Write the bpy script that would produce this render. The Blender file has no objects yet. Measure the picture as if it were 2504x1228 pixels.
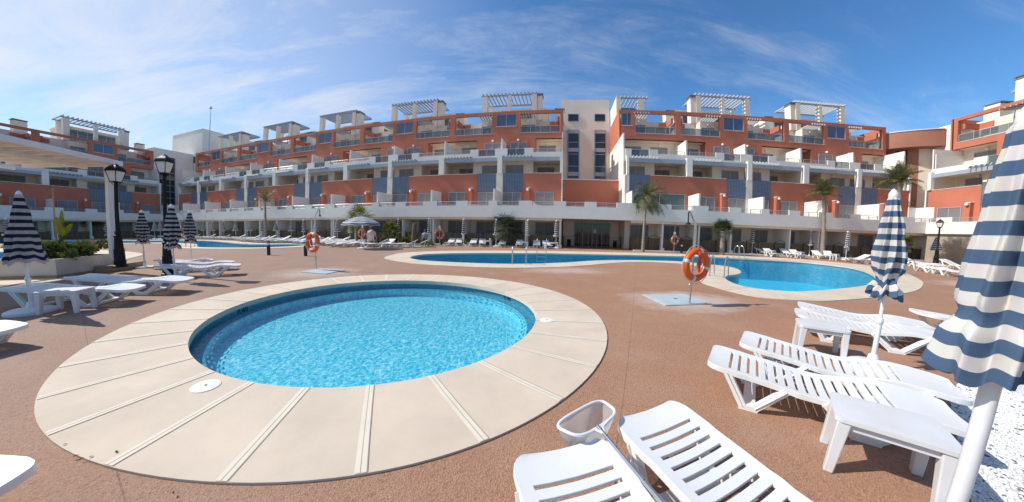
import bpy, bmesh, math, random
from mathutils import Vector, Matrix
from mathutils.geometry import tessellate_polygon
random.seed(7)
R = math.radians
sc = bpy.context.scene
COL = sc.collection
PI = math.pi

# ------------------------------------------------------------------ camera
# very wide lens with barrel distortion: theta = r - .1224 r^3 + .00847 r^5
F, PITCH, ROLL, K1, K2, EYE = 713.73, 0.07583, -0.02071, -0.1224, 0.00847, 1.6
cp, sp, cr, sr = math.cos(PITCH), math.sin(PITCH), math.cos(ROLL), math.sin(ROLL)
def ray(px, py):
    x, y = (px - 1252) / F, -(py - 614) / F
    r = math.hypot(x, y) + 1e-9
    th = r + K1 * r ** 3 + K2 * r ** 5
    X, Y, Z = math.sin(th) * x / r, math.sin(th) * y / r, math.cos(th)
    X, Y = cr * X + sr * Y, -sr * X + cr * Y
    return Vector((X, cp * Z + sp * Y, -sp * Z + cp * Y))
def G(px, py, z=0.0):                       # where a sight line meets the level z
    d = ray(px, py); t = (EYE - z) / -d.z
    return Vector((d.x * t, d.y * t, z))
UX = Vector((.986, -.1668, 0)).normalized(); NX = Vector((-UX.y, UX.x, 0))
FANG = math.atan2(UX.y, UX.x)
def W(s, t, z=0.0): return UX * s + NX * t + Vector((0, 0, z))
def AZ(px, t, py=592):                      # the spot at depth t in the compass direction of px
    d = ray(px, py); d.z = 0; k = t / d.dot(NX)
    return d * k

def make_camera():
    cam = bpy.data.cameras.new('camera'); o = bpy.data.objects.new('camera', cam); COL.objects.link(o)
    right = Vector((cr, -sp * sr, -cp * sr)); up = Vector((sr, sp * cr, cp * cr)); fw = Vector((0, cp, -sp))
    m = Matrix((right, up, -fw)).transposed().to_4x4(); m.translation = (0, 0, EYE)
    o.matrix_world = m
    cam.type = 'PANO'; cam.sensor_width = 36; cam.sensor_fit = 'HORIZONTAL'; cam.clip_start = .05; cam.clip_end = 5000
    fm = F / 2504 * 36
    # least squares fit of degree 4 to the lens curve
    rs = [i * 21.0 / 80 for i in range(81)]
    N = 5; A = [[0.0] * (N + 1) for _ in range(N)]
    for r in rs:
        q = r / fm; th = q + K1 * q ** 3 + K2 * q ** 5
        b = [(r / 21) ** i for i in range(N)]; w = 1 + 20 * (r < 0.3)
        for i in range(N):
            for j in range(N): A[i][j] += w * b[i] * b[j]
            A[i][N] += w * b[i] * th
    for i in range(N):
        p = max(range(i, N), key=lambda k: abs(A[k][i])); A[i], A[p] = A[p], A[i]
        for k in range(N):
            if k != i:
                f = A[k][i] / A[i][i]
                for j in range(i, N + 1): A[k][j] -= f * A[i][j]
    co = [-(A[i][N] / A[i][i]) / 21 ** i for i in range(N)]
    tgt = cam if hasattr(cam, 'panorama_type') else cam.cycles
    tgt.panorama_type = 'FISHEYE_LENS_POLYNOMIAL'
    tgt.fisheye_fov = PI
    for i in range(N): setattr(tgt, 'fisheye_polynomial_k%d' % i, co[i])
    sc.camera = o
make_camera()

# ------------------------------------------------------------------ mesh builder
class MB:
    def __init__(s): s.v = []; s.f = []; s.m = []; s.uv = {}
    def add(s, vs, fs, m=0):
        n = len(s.v); s.v += [tuple(v) for v in vs]
        for f in fs: s.f.append(tuple(i + n for i in f)); s.m.append(m)
    def box(s, x0, x1, y0, y1, z0, z1, m=0):
        if x0 > x1: x0, x1 = x1, x0
        if y0 > y1: y0, y1 = y1, y0
        s.add([(x0,y0,z0),(x1,y0,z0),(x1,y1,z0),(x0,y1,z0),(x0,y0,z1),(x1,y0,z1),(x1,y1,z1),(x0,y1,z1)],
              [(0,3,2,1),(4,5,6,7),(0,1,5,4),(1,2,6,5),(2,3,7,6),(3,0,4,7)], m)
    def hexa(s, p, m=0):                    # 8 corners: bottom ring then top ring
        s.add(p, [(0,3,2,1),(4,5,6,7),(0,1,5,4),(1,2,6,5),(2,3,7,6),(3,0,4,7)], m)
    def bar(s, p, q, w, h, up=(0,0,1), m=0, w2=None, h2=None):
        p, q, up = Vector(p), Vector(q), Vector(up)
        d = (q - p).normalized(); a = d.cross(up).normalized(); b = a.cross(d)
        w2 = w2 or w; h2 = h2 or h
        c = []
        for o, ww, hh in ((p, w, h), (q, w2, h2)):
            c.append([o - a*ww/2 - b*hh/2, o + a*ww/2 - b*hh/2, o + a*ww/2 + b*hh/2, o - a*ww/2 + b*hh/2])
        s.add(c[0] + c[1], [(0,1,2,3),(7,6,5,4),(0,4,5,1),(1,5,6,2),(2,6,7,3),(3,7,4,0)], m)
    def tube(s, pts, r, n=8, m=0, closed=False, cap=True):
        pts = [Vector(p) for p in pts]; k = len(pts)
        rr = r if isinstance(r, (list, tuple)) else [r] * k
        ups = None; vs = []
        for i, p in enumerate(pts):
            if closed: d = pts[(i+1) % k] - pts[i-1]
            else: d = pts[min(i+1, k-1)] - pts[max(i-1, 0)]
            d.normalize()
            if ups is None:
                ups = Vector((0,0,1)) if abs(d.z) < .9 else Vector((1,0,0))
            a = d.cross(ups).normalized(); ups = a.cross(d).normalized()
            for j in range(n):
                t = 2*PI*j/n
                vs.append(p + (a*math.cos(t) + ups*math.sin(t)) * rr[i])
        fs = []
        for i in range(k if closed else k-1):
            for j in range(n):
                i2 = (i+1) % k
                fs.append((i*n+j, i*n+(j+1) % n, i2*n+(j+1) % n, i2*n+j))
        if cap and not closed: fs.append(tuple(range(n))[::-1]); fs.append(tuple((k-1)*n+j for j in range(n)))
        s.add(vs, fs, m)
    def lathe(s, prof, n=16, c=(0,0,0), m=0, wob=None):
        vs = []; k = len(prof)
        for i, (r, z) in enumerate(prof):
            for j in range(n):
                t = 2*PI*j/n; q = r * (wob(t, z) if wob else 1)
                vs.append((c[0]+q*math.cos(t), c[1]+q*math.sin(t), c[2]+z))
        fs = [(i*n+j, i*n+(j+1) % n, (i+1)*n+(j+1) % n, (i+1)*n+j) for i in range(k-1) for j in range(n)]
        fs.append(tuple(range(n))[::-1]); fs.append(tuple((k-1)*n+j for j in range(n)))
        s.add(vs, fs, m)
    def prism(s, poly, z0, z1, m=0):
        n = len(poly)
        vs = [(p[0], p[1], z0) for p in poly] + [(p[0], p[1], z1) for p in poly]
        fs = [(i, (i+1) % n, n+(i+1) % n, n+i) for i in range(n)]
        fs += [tuple(range(n))[::-1], tuple(range(n, 2*n))]
        s.add(vs, fs, m)
    def sheet(s, loops, z, m=0):            # flat sheet with holes
        l3 = [[Vector((p[0], p[1], 0)) for p in l] for l in loops]
        flat = [p for l in l3 for p in l]
        tris = tessellate_polygon(l3)
        fs = []
        for t in tris:
            a, b, c = (flat[i] for i in t)
            fs.append(t if (b-a).cross(c-a).z > 0 else t[::-1])
        s.add([(p.x, p.y, z) for p in flat], fs, m)
    def ball(s, c, r, n=12, k=8, m=0, sz=1):
        prof = [(max(.001, r*math.sin(PI*i/k)), -r*sz*math.cos(PI*i/k)) for i in range(k+1)]
        s.lathe(prof, n, c, m)
    def build(s, name, mats, parent=None, smooth=False, loc=None, rot=0, bevel=0, link=True):
        me = bpy.data.meshes.new(name)
        me.from_pydata(s.v, [], s.f)
        if not isinstance(mats, (list, tuple)): mats = [mats]
        for mt in mats: me.materials.append(mt)
        me.polygons.foreach_set('material_index', s.m)
        if smooth:
            me.polygons.foreach_set('use_smooth', [True] * len(s.f))
            if smooth != 'all':
                bm = bmesh.new(); bm.from_mesh(me)
                for e in bm.edges:
                    if len(e.link_faces) == 2 and e.calc_face_angle(0) > R(38): e.smooth = False
                bm.to_mesh(me); bm.free()
        me.update()
        o = bpy.data.objects.new(name, me)
        if link: COL.objects.link(o)
        if parent: o.parent = parent
        if loc is not None: o.location = loc
        o.rotation_euler.z = rot
        if bevel:
            b = o.modifiers.new('bevel', 'BEVEL'); b.width = bevel; b.segments = 2; b.limit_method = 'ANGLE'; b.angle_limit = R(40)
        return o

def tag(o, label=None, cat=None, group=None, kind=None):
    if label: o['label'] = label
    if cat: o['category'] = cat
    if group: o['group'] = group
    if kind: o['kind'] = kind
    return o
def empty(name, loc=(0,0,0), rz=0, label=None, cat=None, group=None):
    o = bpy.data.objects.new(name, None); COL.objects.link(o); o.location = loc; o.rotation_euler.z = rz
    o.empty_display_size = .2
    return tag(o, label, cat, group)
KIDS = {}
def dup(root, loc, rz=0, label=None, group=None, scale=None):
    if not KIDS or root.name not in KIDS:
        KIDS[root.name] = [(c, list(c.children)) for c in root.children]
    r = root.copy(); COL.objects.link(r); r.location = loc; r.rotation_euler.z = rz
    if scale: r.scale = scale
    if label: r['label'] = label
    if group: r['group'] = group
    for ch, gs in KIDS[root.name]:
        c = ch.copy(); COL.objects.link(c); c.parent = r
        for g in gs:
            d = g.copy(); COL.objects.link(d); d.parent = c
    return r
USED = set()
def put(proto, loc, rz=0, label=None, group=None, scale=None):   # first call moves the prototype itself
    if proto.name not in USED:
        USED.add(proto.name)
        KIDS[proto.name] = [(c, list(c.children)) for c in proto.children]
        proto.location = loc; proto.rotation_euler.z = rz
        if scale: proto.scale = scale
        if label: proto['label'] = label
        if group: proto['group'] = group
        return proto
    return dup(proto, loc, rz, label, group, scale)

# ------------------------------------------------------------------ materials
def srgb(r, g, b):
    f = lambda c: c/12.92 if c <= .04045 else ((c+.055)/1.055) ** 2.4
    return (f(r/255), f(g/255), f(b/255))
def mat(name, col, rough=.7, var=.12, scale=3.0, bump=0.0, bscale=60.0, metal=0.0, col2=None, detail=4, coord='P', spec=.4, sub=0, trans=0, stretch=None):
    m = bpy.data.materials.new(name); m.use_nodes = True
    nt = m.node_tree; N = nt.nodes; L = nt.links
    b = N['Principled BSDF']; b.inputs['Roughness'].default_value = rough; b.inputs['Metallic'].default_value = metal
    b.inputs['Specular IOR Level'].default_value = spec
    if coord == 'P':
        g = N.new('ShaderNodeNewGeometry'); vec = g.outputs['Position']
    else:
        g = N.new('ShaderNodeTexCoord'); vec = g.outputs['Object']
    if stretch:
        mp = N.new('ShaderNodeMapping'); mp.inputs['Scale'].default_value = stretch; L.new(vec, mp.inputs[0]); vec = mp.outputs[0]
    n = N.new('ShaderNodeTexNoise'); n.inputs['Scale'].default_value = scale; n.inputs['Detail'].default_value = detail
    n.inputs['Roughness'].default_value = .6
    L.new(vec, n.inputs['Vector'])
    c2 = col2 or tuple(max(0, c * (1 - var * 2)) for c in col)
    cr_ = N.new('ShaderNodeValToRGB'); e = cr_.color_ramp.elements
    e[0].position = .3; e[1].position = .7
    c1 = tuple(min(1, c * (1 + var * .4)) for c in col)
    e[0].color = (*c2, 1); e[1].color = (*c1, 1)
    L.new(n.outputs['Fac'], cr_.inputs[0]); L.new(cr_.outputs[0], b.inputs['Base Color'])
    if bump:
        n2 = N.new('ShaderNodeTexNoise'); n2.inputs['Scale'].default_value = bscale; n2.inputs['Detail'].default_value = 3
        L.new(vec, n2.inputs['Vector'])
        bp = N.new('ShaderNodeBump'); bp.inputs['Strength'].default_value = bump; bp.inputs['Distance'].default_value = .02
        L.new(n2.outputs['Fac'], bp.inputs['Height']); L.new(bp.outputs[0], b.inputs['Normal'])
    m['ramp'] = cr_.name
    return m
def nd(m): return m.node_tree.nodes, m.node_tree.links, m.node_tree.nodes['Principled BSDF']

M = {}
M['cream'] = mat('cream_render', (.81,.71,.59), .85, .04, .6, .15, 40)
M['white'] = mat('white_render', (.81,.76,.69), .85, .04, .7, .15, 40)
M['brown'] = mat('brown_red_render', (.42,.185,.125), .85, .08, .4, .2, 30)
M['orange'] = mat('orange_render', (.52,.17,.10), .85, .10, .35, .2, 30)
M['shutter'] = mat('grey_shutter', (.15,.155,.175), .5, .05, 2, 0)
M['dark'] = mat('doorway_shade', (.02,.02,.022), .6, .1, 2)
M['beam'] = mat('grey_blue_beam', (.34,.38,.44), .5, .05, 2)
M['slat'] = mat('pale_grey_slat', (.40,.42,.44), .5, .05, 2)
M['metal'] = mat('brushed_steel', (.55,.55,.56), .28, .05, 4, metal=.9)
M['rail'] = mat('grey_rail_paint', (.42,.43,.44), .4, .03, 4, metal=.3)
M['plastic'] = mat('white_plastic', (.78,.78,.77), .35, .03, 1.6, col2=(.72,.70,.66), bump=.05, bscale=25, coord='O') if True else mat('x', (.84,.84,.83), .35, .03, 2.5, .05, 25, coord='O')
M['plastic2'] = mat('white_resin_table', (.68,.68,.71), .4, .04, 3.2, .03, 30, coord='O', col2=(.62,.605,.58))
M['black'] = mat('black_cast_iron', (.008,.008,.009), .5, .1, 6, .1, 60, spec=.25)
M['black_p'] = mat('black_paint', (.02,.02,.02), .45, .1, 3)
M['coping'] = mat('cream_concrete', (.66,.545,.42), .85, .09, 1.1, .25, 220, detail=9)
M['joint'] = mat('pale_joint', (.72,.635,.51), .8, .05, 3, .1, 100)
M['jdark'] = mat('dark_joint_line', (.36,.29,.21), .9, .05, 3)
M['ring'] = mat('orange_buoy_foam', (.70,.12,.02), .45, .08, 5, .1, 40, coord='O')
M['band'] = mat('reflective_band', (.62,.62,.60), .4, .05, 5)
M['rope'] = mat('orange_rope', (.72,.10,.03), .8, .1, 20)
M['wrope'] = mat('white_rope', (.6,.5,.45), .8, .1, 20)
M['reed'] = mat('reed_screen', (.16,.115,.07), .9, .22, 1.0, .5, 8, stretch=(14,14,.7))
M['stone'] = mat('beige_block_wall', (.40,.33,.25), .9, .12, 2, .4, 20)
M['trunk'] = mat('palm_bark', (.17,.125,.085), .9, .25, 4, .8, 14, stretch=(1,1,4))
M['trunk2'] = mat('grey_palm_bark', (.30,.25,.20), .9, .2, 3, .5, 14, stretch=(1,1,4))
def leaf(name, c, v=.35):
    m = mat(name, c, .55, v, 4, 0); n_, l_, b = nd(m)
    tr = n_.new('ShaderNodeBsdfTranslucent'); mx = n_.new('ShaderNodeMixShader'); mx.inputs[0].default_value = .25
    l_.new(n_[m['ramp']].outputs[0], tr.inputs[0]); l_.new(b.outputs[0], mx.inputs[1]); l_.new(tr.outputs[0], mx.inputs[2])
    l_.new(mx.outputs[0], n_['Material Output'].inputs[0]); return m
M['frond'] = leaf('palm_frond_green', (.20,.21,.075))
M['frond_y'] = leaf('yellow_green_frond', (.22,.22,.02))
M['frond_d'] = leaf('dark_palm_green', (.075,.11,.03))
M['shrub'] = leaf('shrub_green', (.22,.27,.05))
M['banana'] = leaf('banana_leaf', (.30,.34,.02), .2)
M['pink'] = leaf('pink_blossom', (.6,.09,.15), .2)
M['planter'] = mat('planter_render', (.66,.57,.48), .9, .06, 3, .5, 70)
M['plinth'] = mat('tan_stone_plinth', (.36,.25,.14), .8, .12, 3, .2, 40)
M['awn'] = mat('white_awning_board', (.82,.81,.79), .6, .05, 2)
M['drain'] = mat('white_lid', (.78,.76,.70), .5, .04, 6)
M['tray'] = mat('shower_tray_resin', (.44,.52,.55), .6, .08, 4)
M['skin'] = mat('skin', (.45,.27,.19), .6, .05, 8)
M['shirt'] = mat('pale_blue_shirt', (.28,.38,.45), .9, .1, 8)
M['hair'] = mat('brown_hair', (.10,.055,.03), .7, .2, 20)
M['trousers'] = mat('dark_trousers', (.08,.06,.06), .9, .1, 8)
M['pchair'] = mat('pale_pink_plastic', (.55,.45,.42), .5, .05, 5)
M['soffit'] = mat('grey_soffit', (.80,.72,.61), .9, .05, 1)
M['base_w'] = mat('white_base_plastic', (.72,.72,.72), .5, .05, 5, coord='O')
M['pebble'] = mat('white_marble_pebble', (.78,.77,.75), .7, .12, 6, .1, 30)
M['gravelbed'] = mat('gravel_bed', (.74,.72,.70), .9, .2, 60)
M['darkpebble'] = mat('dark_pebble', (.17,.15,.14), .8, .2, 30)
M['duct'] = mat('galvanised_duct', (.55,.57,.58), .35, .06, 2, metal=.7)

# glass panes
def glass(name, tint, rough=.05, mixf=.35, body=(.05,.06,.07)):
    m = bpy.data.materials.new(name); m.use_nodes = True; n_, l_, b = nd(m)
    b.inputs['Base Color'].default_value = (*body, 1); b.inputs['Roughness'].default_value = rough
    b.inputs['Specular IOR Level'].default_value = .6
    tr = n_.new('ShaderNodeBsdfTransparent'); tr.inputs[0].default_value = (*tint, 1)
    no = n_.new('ShaderNodeTexNoise'); no.inputs['Scale'].default_value = .8
    mp = n_.new('ShaderNodeMath'); mp.operation = 'MULTIPLY_ADD'; mp.inputs[1].default_value = .3; mp.inputs[2].default_value = mixf - .15
    l_.new(no.outputs['Fac'], mp.inputs[0])
    mx = n_.new('ShaderNodeMixShader'); l_.new(mp.outputs[0], mx.inputs[0])
    l_.new(b.outputs[0], mx.inputs[1]); l_.new(tr.outputs[0], mx.inputs[2]); l_.new(mx.outputs[0], n_['Material Output'].inputs[0])
    return m
M['glass'] = glass('balustrade_glass', (.75,.82,.85), .06, .55, (.16,.18,.20))
M['pane'] = glass('dark_window_glass', (.4,.45,.48), .03, .10, (.03,.038,.045))
M['panel'] = glass('blue_glass_panel', (.5,.6,.75), .08, .10, (.085,.12,.20))
M['cyl'] = glass('green_glass', (.6,.75,.7), .05, .35, (.12,.18,.18))
M['lampglass'] = mat('frosted_lamp_glass', (.70,.70,.64), .3, .05, 4)
M['globe'] = mat('opal_globe', (.85,.85,.83), .2, .02, 4)

def louvre(name, col, pitch, dark=.45):     # horizontal shutter slats: a real groove bump plus a slightly darker seam
    m = mat(name, col, .5, .06, 1.5); n_, l_, b = nd(m)
    g = n_.new('ShaderNodeNewGeometry'); sx = n_.new('ShaderNodeSeparateXYZ'); l_.new(g.outputs['Position'], sx.inputs[0])
    mu = n_.new('ShaderNodeMath'); mu.operation = 'MULTIPLY'; mu.inputs[1].default_value = 1 / pitch; l_.new(sx.outputs['Z'], mu.inputs[0])
    fr = n_.new('ShaderNodeMath'); fr.operation = 'FRACT'; l_.new(mu.outputs[0], fr.inputs[0])
    bp = n_.new('ShaderNodeBump'); bp.inputs['Strength'].default_value = .8; bp.inputs['Distance'].default_value = .02
    l_.new(fr.outputs[0], bp.inputs['Height']); l_.new(bp.outputs[0], b.inputs['Normal'])
    return m
M['shutter'] = louvre('grey_shutter', (.27,.26,.265), .055)

def gridpanel():                            # blue grey screen of small square battens
    m = mat('blue_grey_screen', (.20,.25,.34), .45, .08, 1); n_, l_, b = nd(m)
    tc = n_.new('ShaderNodeTexCoord'); br = n_.new('ShaderNodeTexBrick')
    mp = n_.new('ShaderNodeMapping'); mp.inputs['Rotation'].default_value = (R(90), 0, 0); l_.new(tc.outputs['Object'], mp.inputs[0]); l_.new(mp.outputs[0], br.inputs[0])
    br.offset = 0; br.inputs['Scale'].default_value = 1; br.inputs['Brick Width'].default_value = .16; br.inputs['Row Height'].default_value = .12
    br.inputs['Mortar Size'].default_value = .022; br.inputs['Color1'].default_value = (.20,.25,.34,1); br.inputs['Color2'].default_value = (.17,.22,.31,1); br.inputs['Mortar'].default_value = (.07,.09,.13,1)
    l_.new(br.outputs['Color'], b.inputs['Base Color'])
    return m
M['screen'] = gridpanel()

def stripes(name, c1, c2, n):
    m = mat(name, c1, .9, .04, 6, .25, 400, coord='O'); n_, l_, b = nd(m)
    uv = n_.new('ShaderNodeUVMap'); sx = n_.new('ShaderNodeSeparateXYZ'); l_.new(uv.outputs[0], sx.inputs[0])
    mu = n_.new('ShaderNodeMath'); mu.operation = 'MULTIPLY'; mu.inputs[1].default_value = n; l_.new(sx.outputs['Y'], mu.inputs[0])
    fr = n_.new('ShaderNodeMath'); fr.operation = 'FRACT'; l_.new(mu.outputs[0], fr.inputs[0])
    st = n_.new('ShaderNodeMath'); st.operation = 'GREATER_THAN'; st.inputs[1].default_value = .5; l_.new(fr.outputs[0], st.inputs[0])
    mx = n_.new('ShaderNodeMix'); mx.data_type = 'RGBA'
    l_.new(st.outputs[0], mx.inputs[0]); mx.inputs[6].default_value = (*c2, 1); mx.inputs[7].default_value = (*c1, 1)
    no = n_.new('ShaderNodeTexNoise'); no.inputs['Scale'].default_value = 9
    mm = n_.new('ShaderNodeMix'); mm.data_type = 'RGBA'; mm.blend_type = 'MULTIPLY'; mm.inputs[0].default_value = .25
    l_.new(mx.outputs[2], mm.inputs[6]); l_.new(no.outputs['Color'], mm.inputs[7])
    l_.new(mm.outputs[2], b.inputs['Base Color'])
    tr = n_.new('ShaderNodeBsdfTranslucent'); l_.new(mm.outputs[2], tr.inputs[0])
    ms = n_.new('ShaderNodeMixShader'); ms.inputs[0].default_value = .22
    l_.new(b.outputs[0], ms.inputs[1]); l_.new(tr.outputs[0], ms.inputs[2]); l_.new(ms.outputs[0], n_['Material Output'].inputs[0])
    return m
M['stripe'] = stripes('blue_white_striped_canvas', (.08,.145,.245), (.78,.75,.70), 9)
M['stripe_n'] = stripes('navy_white_striped_canvas', (.012,.016,.045), (.50,.48,.46), 9.5)
M['stripe_f'] = stripes('faded_navy_striped_canvas', (.03,.035,.07), (.72,.70,.66), 7.5)

def paving():
    m = bpy.data.materials.new('red_washed_aggregate_paving'); m.use_nodes = True; n_, l_, b = nd(m)
    g = n_.new('ShaderNodeNewGeometry'); P = g.outputs['Position']
    def noise(sc_, det=4, rough=.6, vec=P):
        n = n_.new('ShaderNodeTexNoise'); n.inputs['Scale'].default_value = sc_; n.inputs['Detail'].default_value = det; n.inputs['Roughness'].default_value = rough
        l_.new(vec, n.inputs['Vector']); return n.outputs['Fac']
    def ramp(src, stops):
        r = n_.new('ShaderNodeValToRGB'); e = r.color_ramp.elements
        while len(e) < len(stops): e.new(.5)
        for i, (p, c) in enumerate(stops): e[i].position = p; e[i].color = (*c, 1)
        l_.new(src, r.inputs[0]); return r.outputs[0]
    def mix(f, a, c, mode='MIX'):
        x = n_.new('ShaderNodeMix'); x.data_type = 'RGBA'; x.blend_type = mode
        if hasattr(f, 'links'): l_.new(f, x.inputs[0])
        else: x.inputs[0].default_value = f
        for i, v in ((6, a), (7, c)):
            if hasattr(v, 'links'): l_.new(v, x.inputs[i])
            else: x.inputs[i].default_value = (*v, 1)
        return x.outputs[2]
    base = ramp(noise(.22, 6), [(.3, (.385,.212,.132)), (.7, (.435,.25,.157))])
    vo = n_.new('ShaderNodeTexVoronoi'); vo.inputs['Scale'].default_value = 85; l_.new(P, vo.inputs['Vector'])
    stones = ramp(vo.outputs['Color'], [(0, (.38,.30,.27)), (.35, (.85,.80,.78)), (.75, (1.0,1.0,1.0)), (1, (1.35,1.3,1.25))])
    c = mix(.62, base, stones, 'MULTIPLY')
    fine = ramp(noise(150, 2), [(.35, (.62,.58,.55)), (.62, (1.1,1.1,1.1))])
    c = mix(.7, c, fine, 'MULTIPLY')
    # greyer, bluer tint towards the left
    sx = n_.new('ShaderNodeSeparateXYZ'); l_.new(P, sx.inputs[0])
    mr = n_.new('ShaderNodeMapRange'); mr.inputs['From Min'].default_value = 1; mr.inputs['From Max'].default_value = -7; l_.new(sx.outputs['X'], mr.inputs['Value'])
    c = mix(mr.outputs[0], c, mix(1, c, (.88,1.05,1.24), 'MULTIPLY'))
    # broad faint water marks
    w = ramp(noise(.9, 5, .65), [(.5, (0,0,0)), (.78, (.4,.4,.4))])
    c = mix(w, c, (.44,.31,.24))
    def stain(cx, cy, r, amt, sy=1.0):
        mp = n_.new('ShaderNodeMapping'); mp.inputs['Location'].default_value = (-cx/r, -cy/(r*sy), 0); mp.inputs['Scale'].default_value = (1/r, 1/(r*sy), 0)
        l_.new(P, mp.inputs[0]); ln = n_.new('ShaderNodeVectorMath'); ln.operation = 'LENGTH'; l_.new(mp.outputs[0], ln.inputs[0])
        ad = n_.new('ShaderNodeMath'); ad.operation = 'MULTIPLY_ADD'; ad.inputs[1].default_value = .9; l_.new(noise(1.6, 5), ad.inputs[0]); l_.new(ln.outputs['Value'], ad.inputs[2])
        m_ = n_.new('ShaderNodeMapRange'); m_.inputs['From Min'].default_value = 1.35; m_.inputs['From Max'].default_value = .75; m_.inputs['To Max'].default_value = amt
        l_.new(ad.outputs[0], m_.inputs['Value']); return m_.outputs[0]
    for cx, cy, r, a, sy in ((4.2,6.4,1.9,.75,.75),(-6.8,9.2,2.2,.5,.8),(2.2,11.4,2.4,.5,.5),(11.3,10.3,1.9,.5,1),(20,7.5,3.5,.7,.5)):
        c = mix(stain(cx, cy, r, a, sy), c, (.56,.47,.41))
    # sawn control joints, every few metres
    rot = n_.new('ShaderNodeMapping'); rot.inputs['Rotation'].default_value = (0, 0, R(24)); l_.new(P, rot.inputs[0])
    br = n_.new('ShaderNodeTexBrick'); br.offset = 0; br.inputs['Scale'].default_value = 1; br.inputs['Brick Width'].default_value = 4.4; br.inputs['Row Height'].default_value = 4.9
    br.inputs['Mortar Size'].default_value = .005; br.inputs['Mortar Smooth'].default_value = .1
    l_.new(rot.outputs[0], br.inputs[0])
    inv = n_.new('ShaderNodeMath'); inv.operation = 'MULTIPLY'; inv.inputs[1].default_value = .4; l_.new(br.outputs['Fac'], inv.inputs[0])
    c = mix(inv.outputs[0], c, (.10,.06,.05))
    l_.new(c, b.inputs['Base Color']); b.inputs['Roughness'].default_value = .85; b.inputs['Specular IOR Level'].default_value = .25
    bp = n_.new('ShaderNodeBump'); bp.inputs['Strength'].default_value = .5; bp.inputs['Distance'].default_value = .008
    l_.new(vo.outputs['Distance'], bp.inputs['Height']); l_.new(bp.outputs[0], b.inputs['Normal'])
    return m
M['paving'] = paving()

def tiles(name, ca, cb, mortar, sz=.045):
    m = bpy.data.materials.new(name); m.use_nodes = True; n_, l_, b = nd(m)
    tc = n_.new('ShaderNodeUVMap'); br = n_.new('ShaderNodeTexBrick'); br.offset = 0
    l_.new(tc.outputs[0], br.inputs[0])
    br.inputs['Scale'].default_value = 1; br.inputs['Brick Width'].default_value = sz; br.inputs['Row Height'].default_value = sz
    br.inputs['Mortar Size'].default_value = sz * .06
    br.inputs['Color1'].default_value = (*ca, 1); br.inputs['Color2'].default_value = (*cb, 1); br.inputs['Mortar'].default_value = (*mortar, 1)
    l_.new(br.outputs['Color'], b.inputs['Base Color']); b.inputs['Roughness'].default_value = .3
    return m
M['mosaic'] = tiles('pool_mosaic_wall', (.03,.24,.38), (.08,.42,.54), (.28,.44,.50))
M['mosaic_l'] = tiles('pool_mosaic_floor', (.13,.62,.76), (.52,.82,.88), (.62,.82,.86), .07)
M['mosaic_d'] = tiles('deep_pool_mosaic', (.03,.56,.76), (.06,.62,.80), (.14,.62,.74), .05)

def water(name, tint, gscale, glow, bumpd, bscale, rmix=.6, stretch=(1,1,1)):
    # rippled surface: caustic light net painted into the transparent tint; bump bends sky reflections
    m = bpy.data.materials.new(name); m.use_nodes = True; n_, l_, b = nd(m); n_.remove(b)
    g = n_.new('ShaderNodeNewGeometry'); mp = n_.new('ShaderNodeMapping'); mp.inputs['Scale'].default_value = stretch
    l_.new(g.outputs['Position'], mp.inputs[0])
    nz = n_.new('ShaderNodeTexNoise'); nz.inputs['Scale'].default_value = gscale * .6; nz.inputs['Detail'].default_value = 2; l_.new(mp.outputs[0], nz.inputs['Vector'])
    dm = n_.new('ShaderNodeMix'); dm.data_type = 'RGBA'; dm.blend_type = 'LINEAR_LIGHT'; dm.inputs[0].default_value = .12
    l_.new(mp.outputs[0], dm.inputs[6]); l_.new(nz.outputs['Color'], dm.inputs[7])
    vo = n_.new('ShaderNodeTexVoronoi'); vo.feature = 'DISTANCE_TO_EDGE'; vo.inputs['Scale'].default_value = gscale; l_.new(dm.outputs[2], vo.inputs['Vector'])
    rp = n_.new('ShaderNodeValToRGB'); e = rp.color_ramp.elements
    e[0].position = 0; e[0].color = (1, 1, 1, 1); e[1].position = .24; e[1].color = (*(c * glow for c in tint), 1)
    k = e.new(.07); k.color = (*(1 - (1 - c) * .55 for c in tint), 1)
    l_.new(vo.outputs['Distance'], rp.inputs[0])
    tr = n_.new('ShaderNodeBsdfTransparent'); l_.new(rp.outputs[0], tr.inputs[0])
    gl = n_.new('ShaderNodeBsdfGlossy'); gl.inputs['Roughness'].default_value = .06
    w1 = n_.new('ShaderNodeTexNoise'); w1.inputs['Scale'].default_value = bscale; w1.inputs['Detail'].default_value = 3; l_.new(mp.outputs[0], w1.inputs['Vector'])
    bp = n_.new('ShaderNodeBump'); bp.inputs['Strength'].default_value = 1; bp.inputs['Distance'].default_value = bumpd
    l_.new(w1.outputs['Fac'], bp.inputs['Height']); l_.new(bp.outputs[0], gl.inputs['Normal'])
    fr = n_.new('ShaderNodeFresnel'); fr.inputs['IOR'].default_value = 1.33; l_.new(bp.outputs[0], fr.inputs['Normal'])
    mu = n_.new('ShaderNodeMath'); mu.operation = 'MULTIPLY'; mu.inputs[1].default_value = rmix; l_.new(fr.outputs[0], mu.inputs[0])
    mx = n_.new('ShaderNodeMixShader'); l_.new(mu.outputs[0], mx.inputs[0]); l_.new(tr.outputs[0], mx.inputs[1]); l_.new(gl.outputs[0], mx.inputs[2])
    l_.new(mx.outputs[0], n_['Material Output'].inputs[0])
    return m
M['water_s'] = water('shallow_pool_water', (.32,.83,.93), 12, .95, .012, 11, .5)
M['water_b'] = water('deep_pool_water', (.44,.90,.99), 3.6, 1.0, .02, 3.2, .32)
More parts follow.
